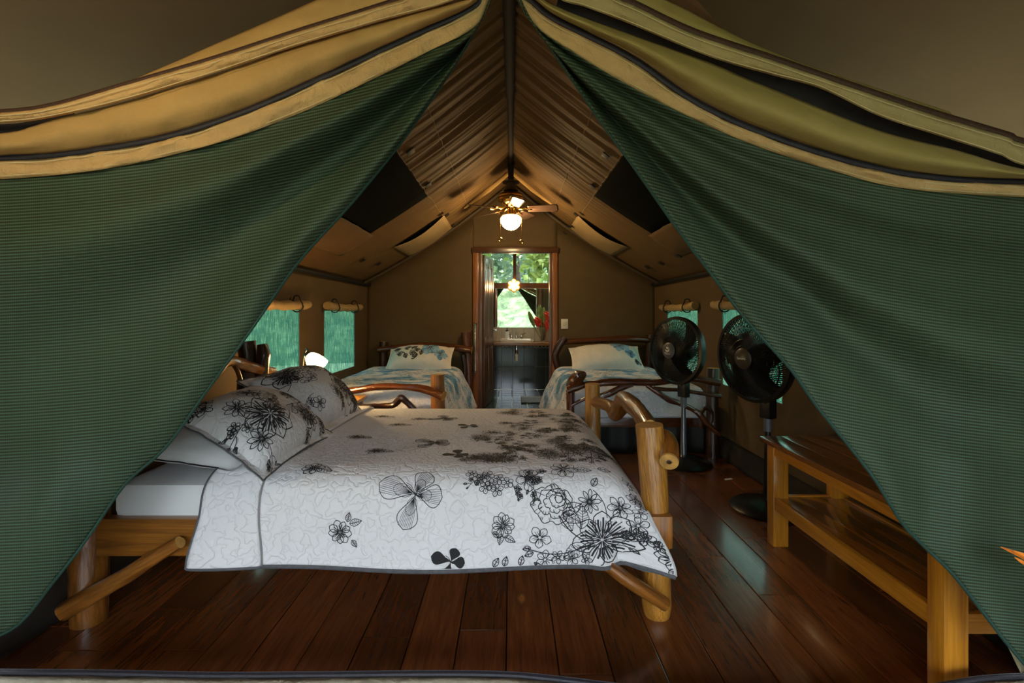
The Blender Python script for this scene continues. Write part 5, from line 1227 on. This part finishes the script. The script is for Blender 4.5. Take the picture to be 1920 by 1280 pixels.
# ------------------------------------------------------------------ bench
be = thing('bench', (1.49, 1.97, 0), 'orange-brown slatted wooden bench with lower shelf on the right', 'bench')
BX, BXE, BY0, BY1, BZ = 1.272, 1.690, 1.42, 2.475, .53
n_ = 4; wd = (BXE-BX)/n_
for i in range(n_): MB().box(BX+wd*i+.001, BX+wd*(i+1)-.001, BY0, BY1, BZ-.024, BZ, .003).build('top_slat', BENCHTOP, be)
for (x0, x1) in ((1.300, 1.375), (1.60, 1.672)):
    for (y0, y1) in ((1.452, 1.512), (2.395, 2.455)): MB().box(x0, x1, y0, y1, 0, BZ-.024, .004).build('leg', BENCHW, be)
for x0 in (1.302, 1.648): MB().box(x0, x0+.022, 1.512, 2.395, BZ-.078, BZ-.024, .003).build('apron', BENCHW, be); 
for x0 in (1.303, 1.645): MB().box(x0, x0+.024, 1.512, 2.395, .185, .246, .003).build('shelf_rail', BENCHW, be)
for y0 in (1.462, 2.42): MB().box(1.375, 1.60, y0, y0+.022, BZ-.078, BZ-.024, .003).build('apron', BENCHW, be); MB().box(1.375, 1.60, y0, y0+.022, .185, .246, .003).build('shelf_rail', BENCHW, be)
wd = (1.645-1.327)/3
for i in range(3): MB().box(1.327+wd*i+.001, 1.327+wd*(i+1)-.001, 1.484, 2.42, .222, .240, .002).build('shelf_slat', BENCHTOP, be)
# ------------------------------------------------------------------ porch lantern (hangs from the fly sheet, left of the doorway)
pl2 = thing('porch_lantern', (-1.25, .55, 1.86), 'small warm lantern hanging under the left side of the porch', 'lantern')
MB().lathe((-1.25, .55, 2.06), [(.075, 0), (.06, .03), (.015, .055), (.012, .09), (0, .092)], 18).build('cap', BLACKM, pl2)
MB().lathe((-1.25, .55, 1.86), [(0, 0), (.06, 0), (.065, .014), (0, .016)], 18).build('tray', BLACKM, pl2)
for k in range(4): a = k*math.pi/2+.4; MB().tube([(-1.25+.058*math.cos(a), .55+.058*math.sin(a), 1.87), (-1.25+.068*math.cos(a), .55+.068*math.sin(a), 2.065)], .004, 6).build('bar', BLACKM, pl2)
MB().tube([(-1.25, .55, 2.14), (-1.25, .55, 2.44)], .003, 6).build('hanger', BLACKM, pl2)
MB().lathe((-1.25, .55, 1.965), [(0, -.04), (.026, -.028), (.034, 0), (.024, .03), (0, .045)], 16).build('bulb', simple('lantern_bulb', (1, .85, .6), .5, emit=(1.0, .74, .40), es=210), pl2)
# ------------------------------------------------------------------ small things
MB().obox(P(1357.5, 738, 4.0), (0, 1, 0), (1, 0, 0), (0, 0, 1), .06, .008, .022, .003).build('wall_socket', BLACKP, label='small black socket on right canvas wall between the fans', cat='socket')
c = P(1366, 897, 3.38); c.z = .002
MB().obox(c+Vector((0, 0, .001)), (.94, .3, 0), (-.3, .94, 0), (0, 0, 1), .028, .010, .0012).build('paper_scrap', WHITE, label='tiny white scrap lying on the floor by the fan base', cat='scrap')
c = P(1427, 925, 3.05); c.z = .012
MB().obox(c, (.5, .86, .1), (-.86, .5, 0), (0, 0, 1), .05, .012, .004, .002).build('metal_strip', CHROME, label='short shiny metal strip on the floor beside the bench leg', cat='strip')
# flower tip on the porch, entering the picture at the right
hf = thing('heliconia', P(1990, 1110, 1.18), 'orange pointed flower tip at the right edge before the mesh', 'flower')
OR = simple('orange_bract', (.85, .22, .02), .45, var=.3, scale=40)
MB().tube([P(2010, 1090, 1.18), P(1960, 1062, 1.18), P(1920, 1043, 1.18), P(1876, 1025, 1.18)], [.02, .014, .007, .0008], 10, sub=5, flat=.5).build('bract', OR, hf)
MB().tube([P(2010, 1088, 1.17), P(1950, 1052, 1.17), P(1918, 1040, 1.17), P(1900, 1032, 1.17)], [.016, .010, .005, .0008], 10, sub=5, flat=.5).build('bract', OR, hf)
MB().tube([P(2010, 1092, 1.19), P(1950, 1066, 1.19), P(1922, 1056, 1.19), P(1902, 1044, 1.19)], [.016, .010, .005, .0008], 10, sub=5, flat=.5).build('bract', OR, hf)
MB().tube([P(2000, 1090, 1.18), P(2010, 1200, 1.18), Vector((1.42, 1.18, -.02))], .012, 8, sub=5).build('stem', GRN, hf)
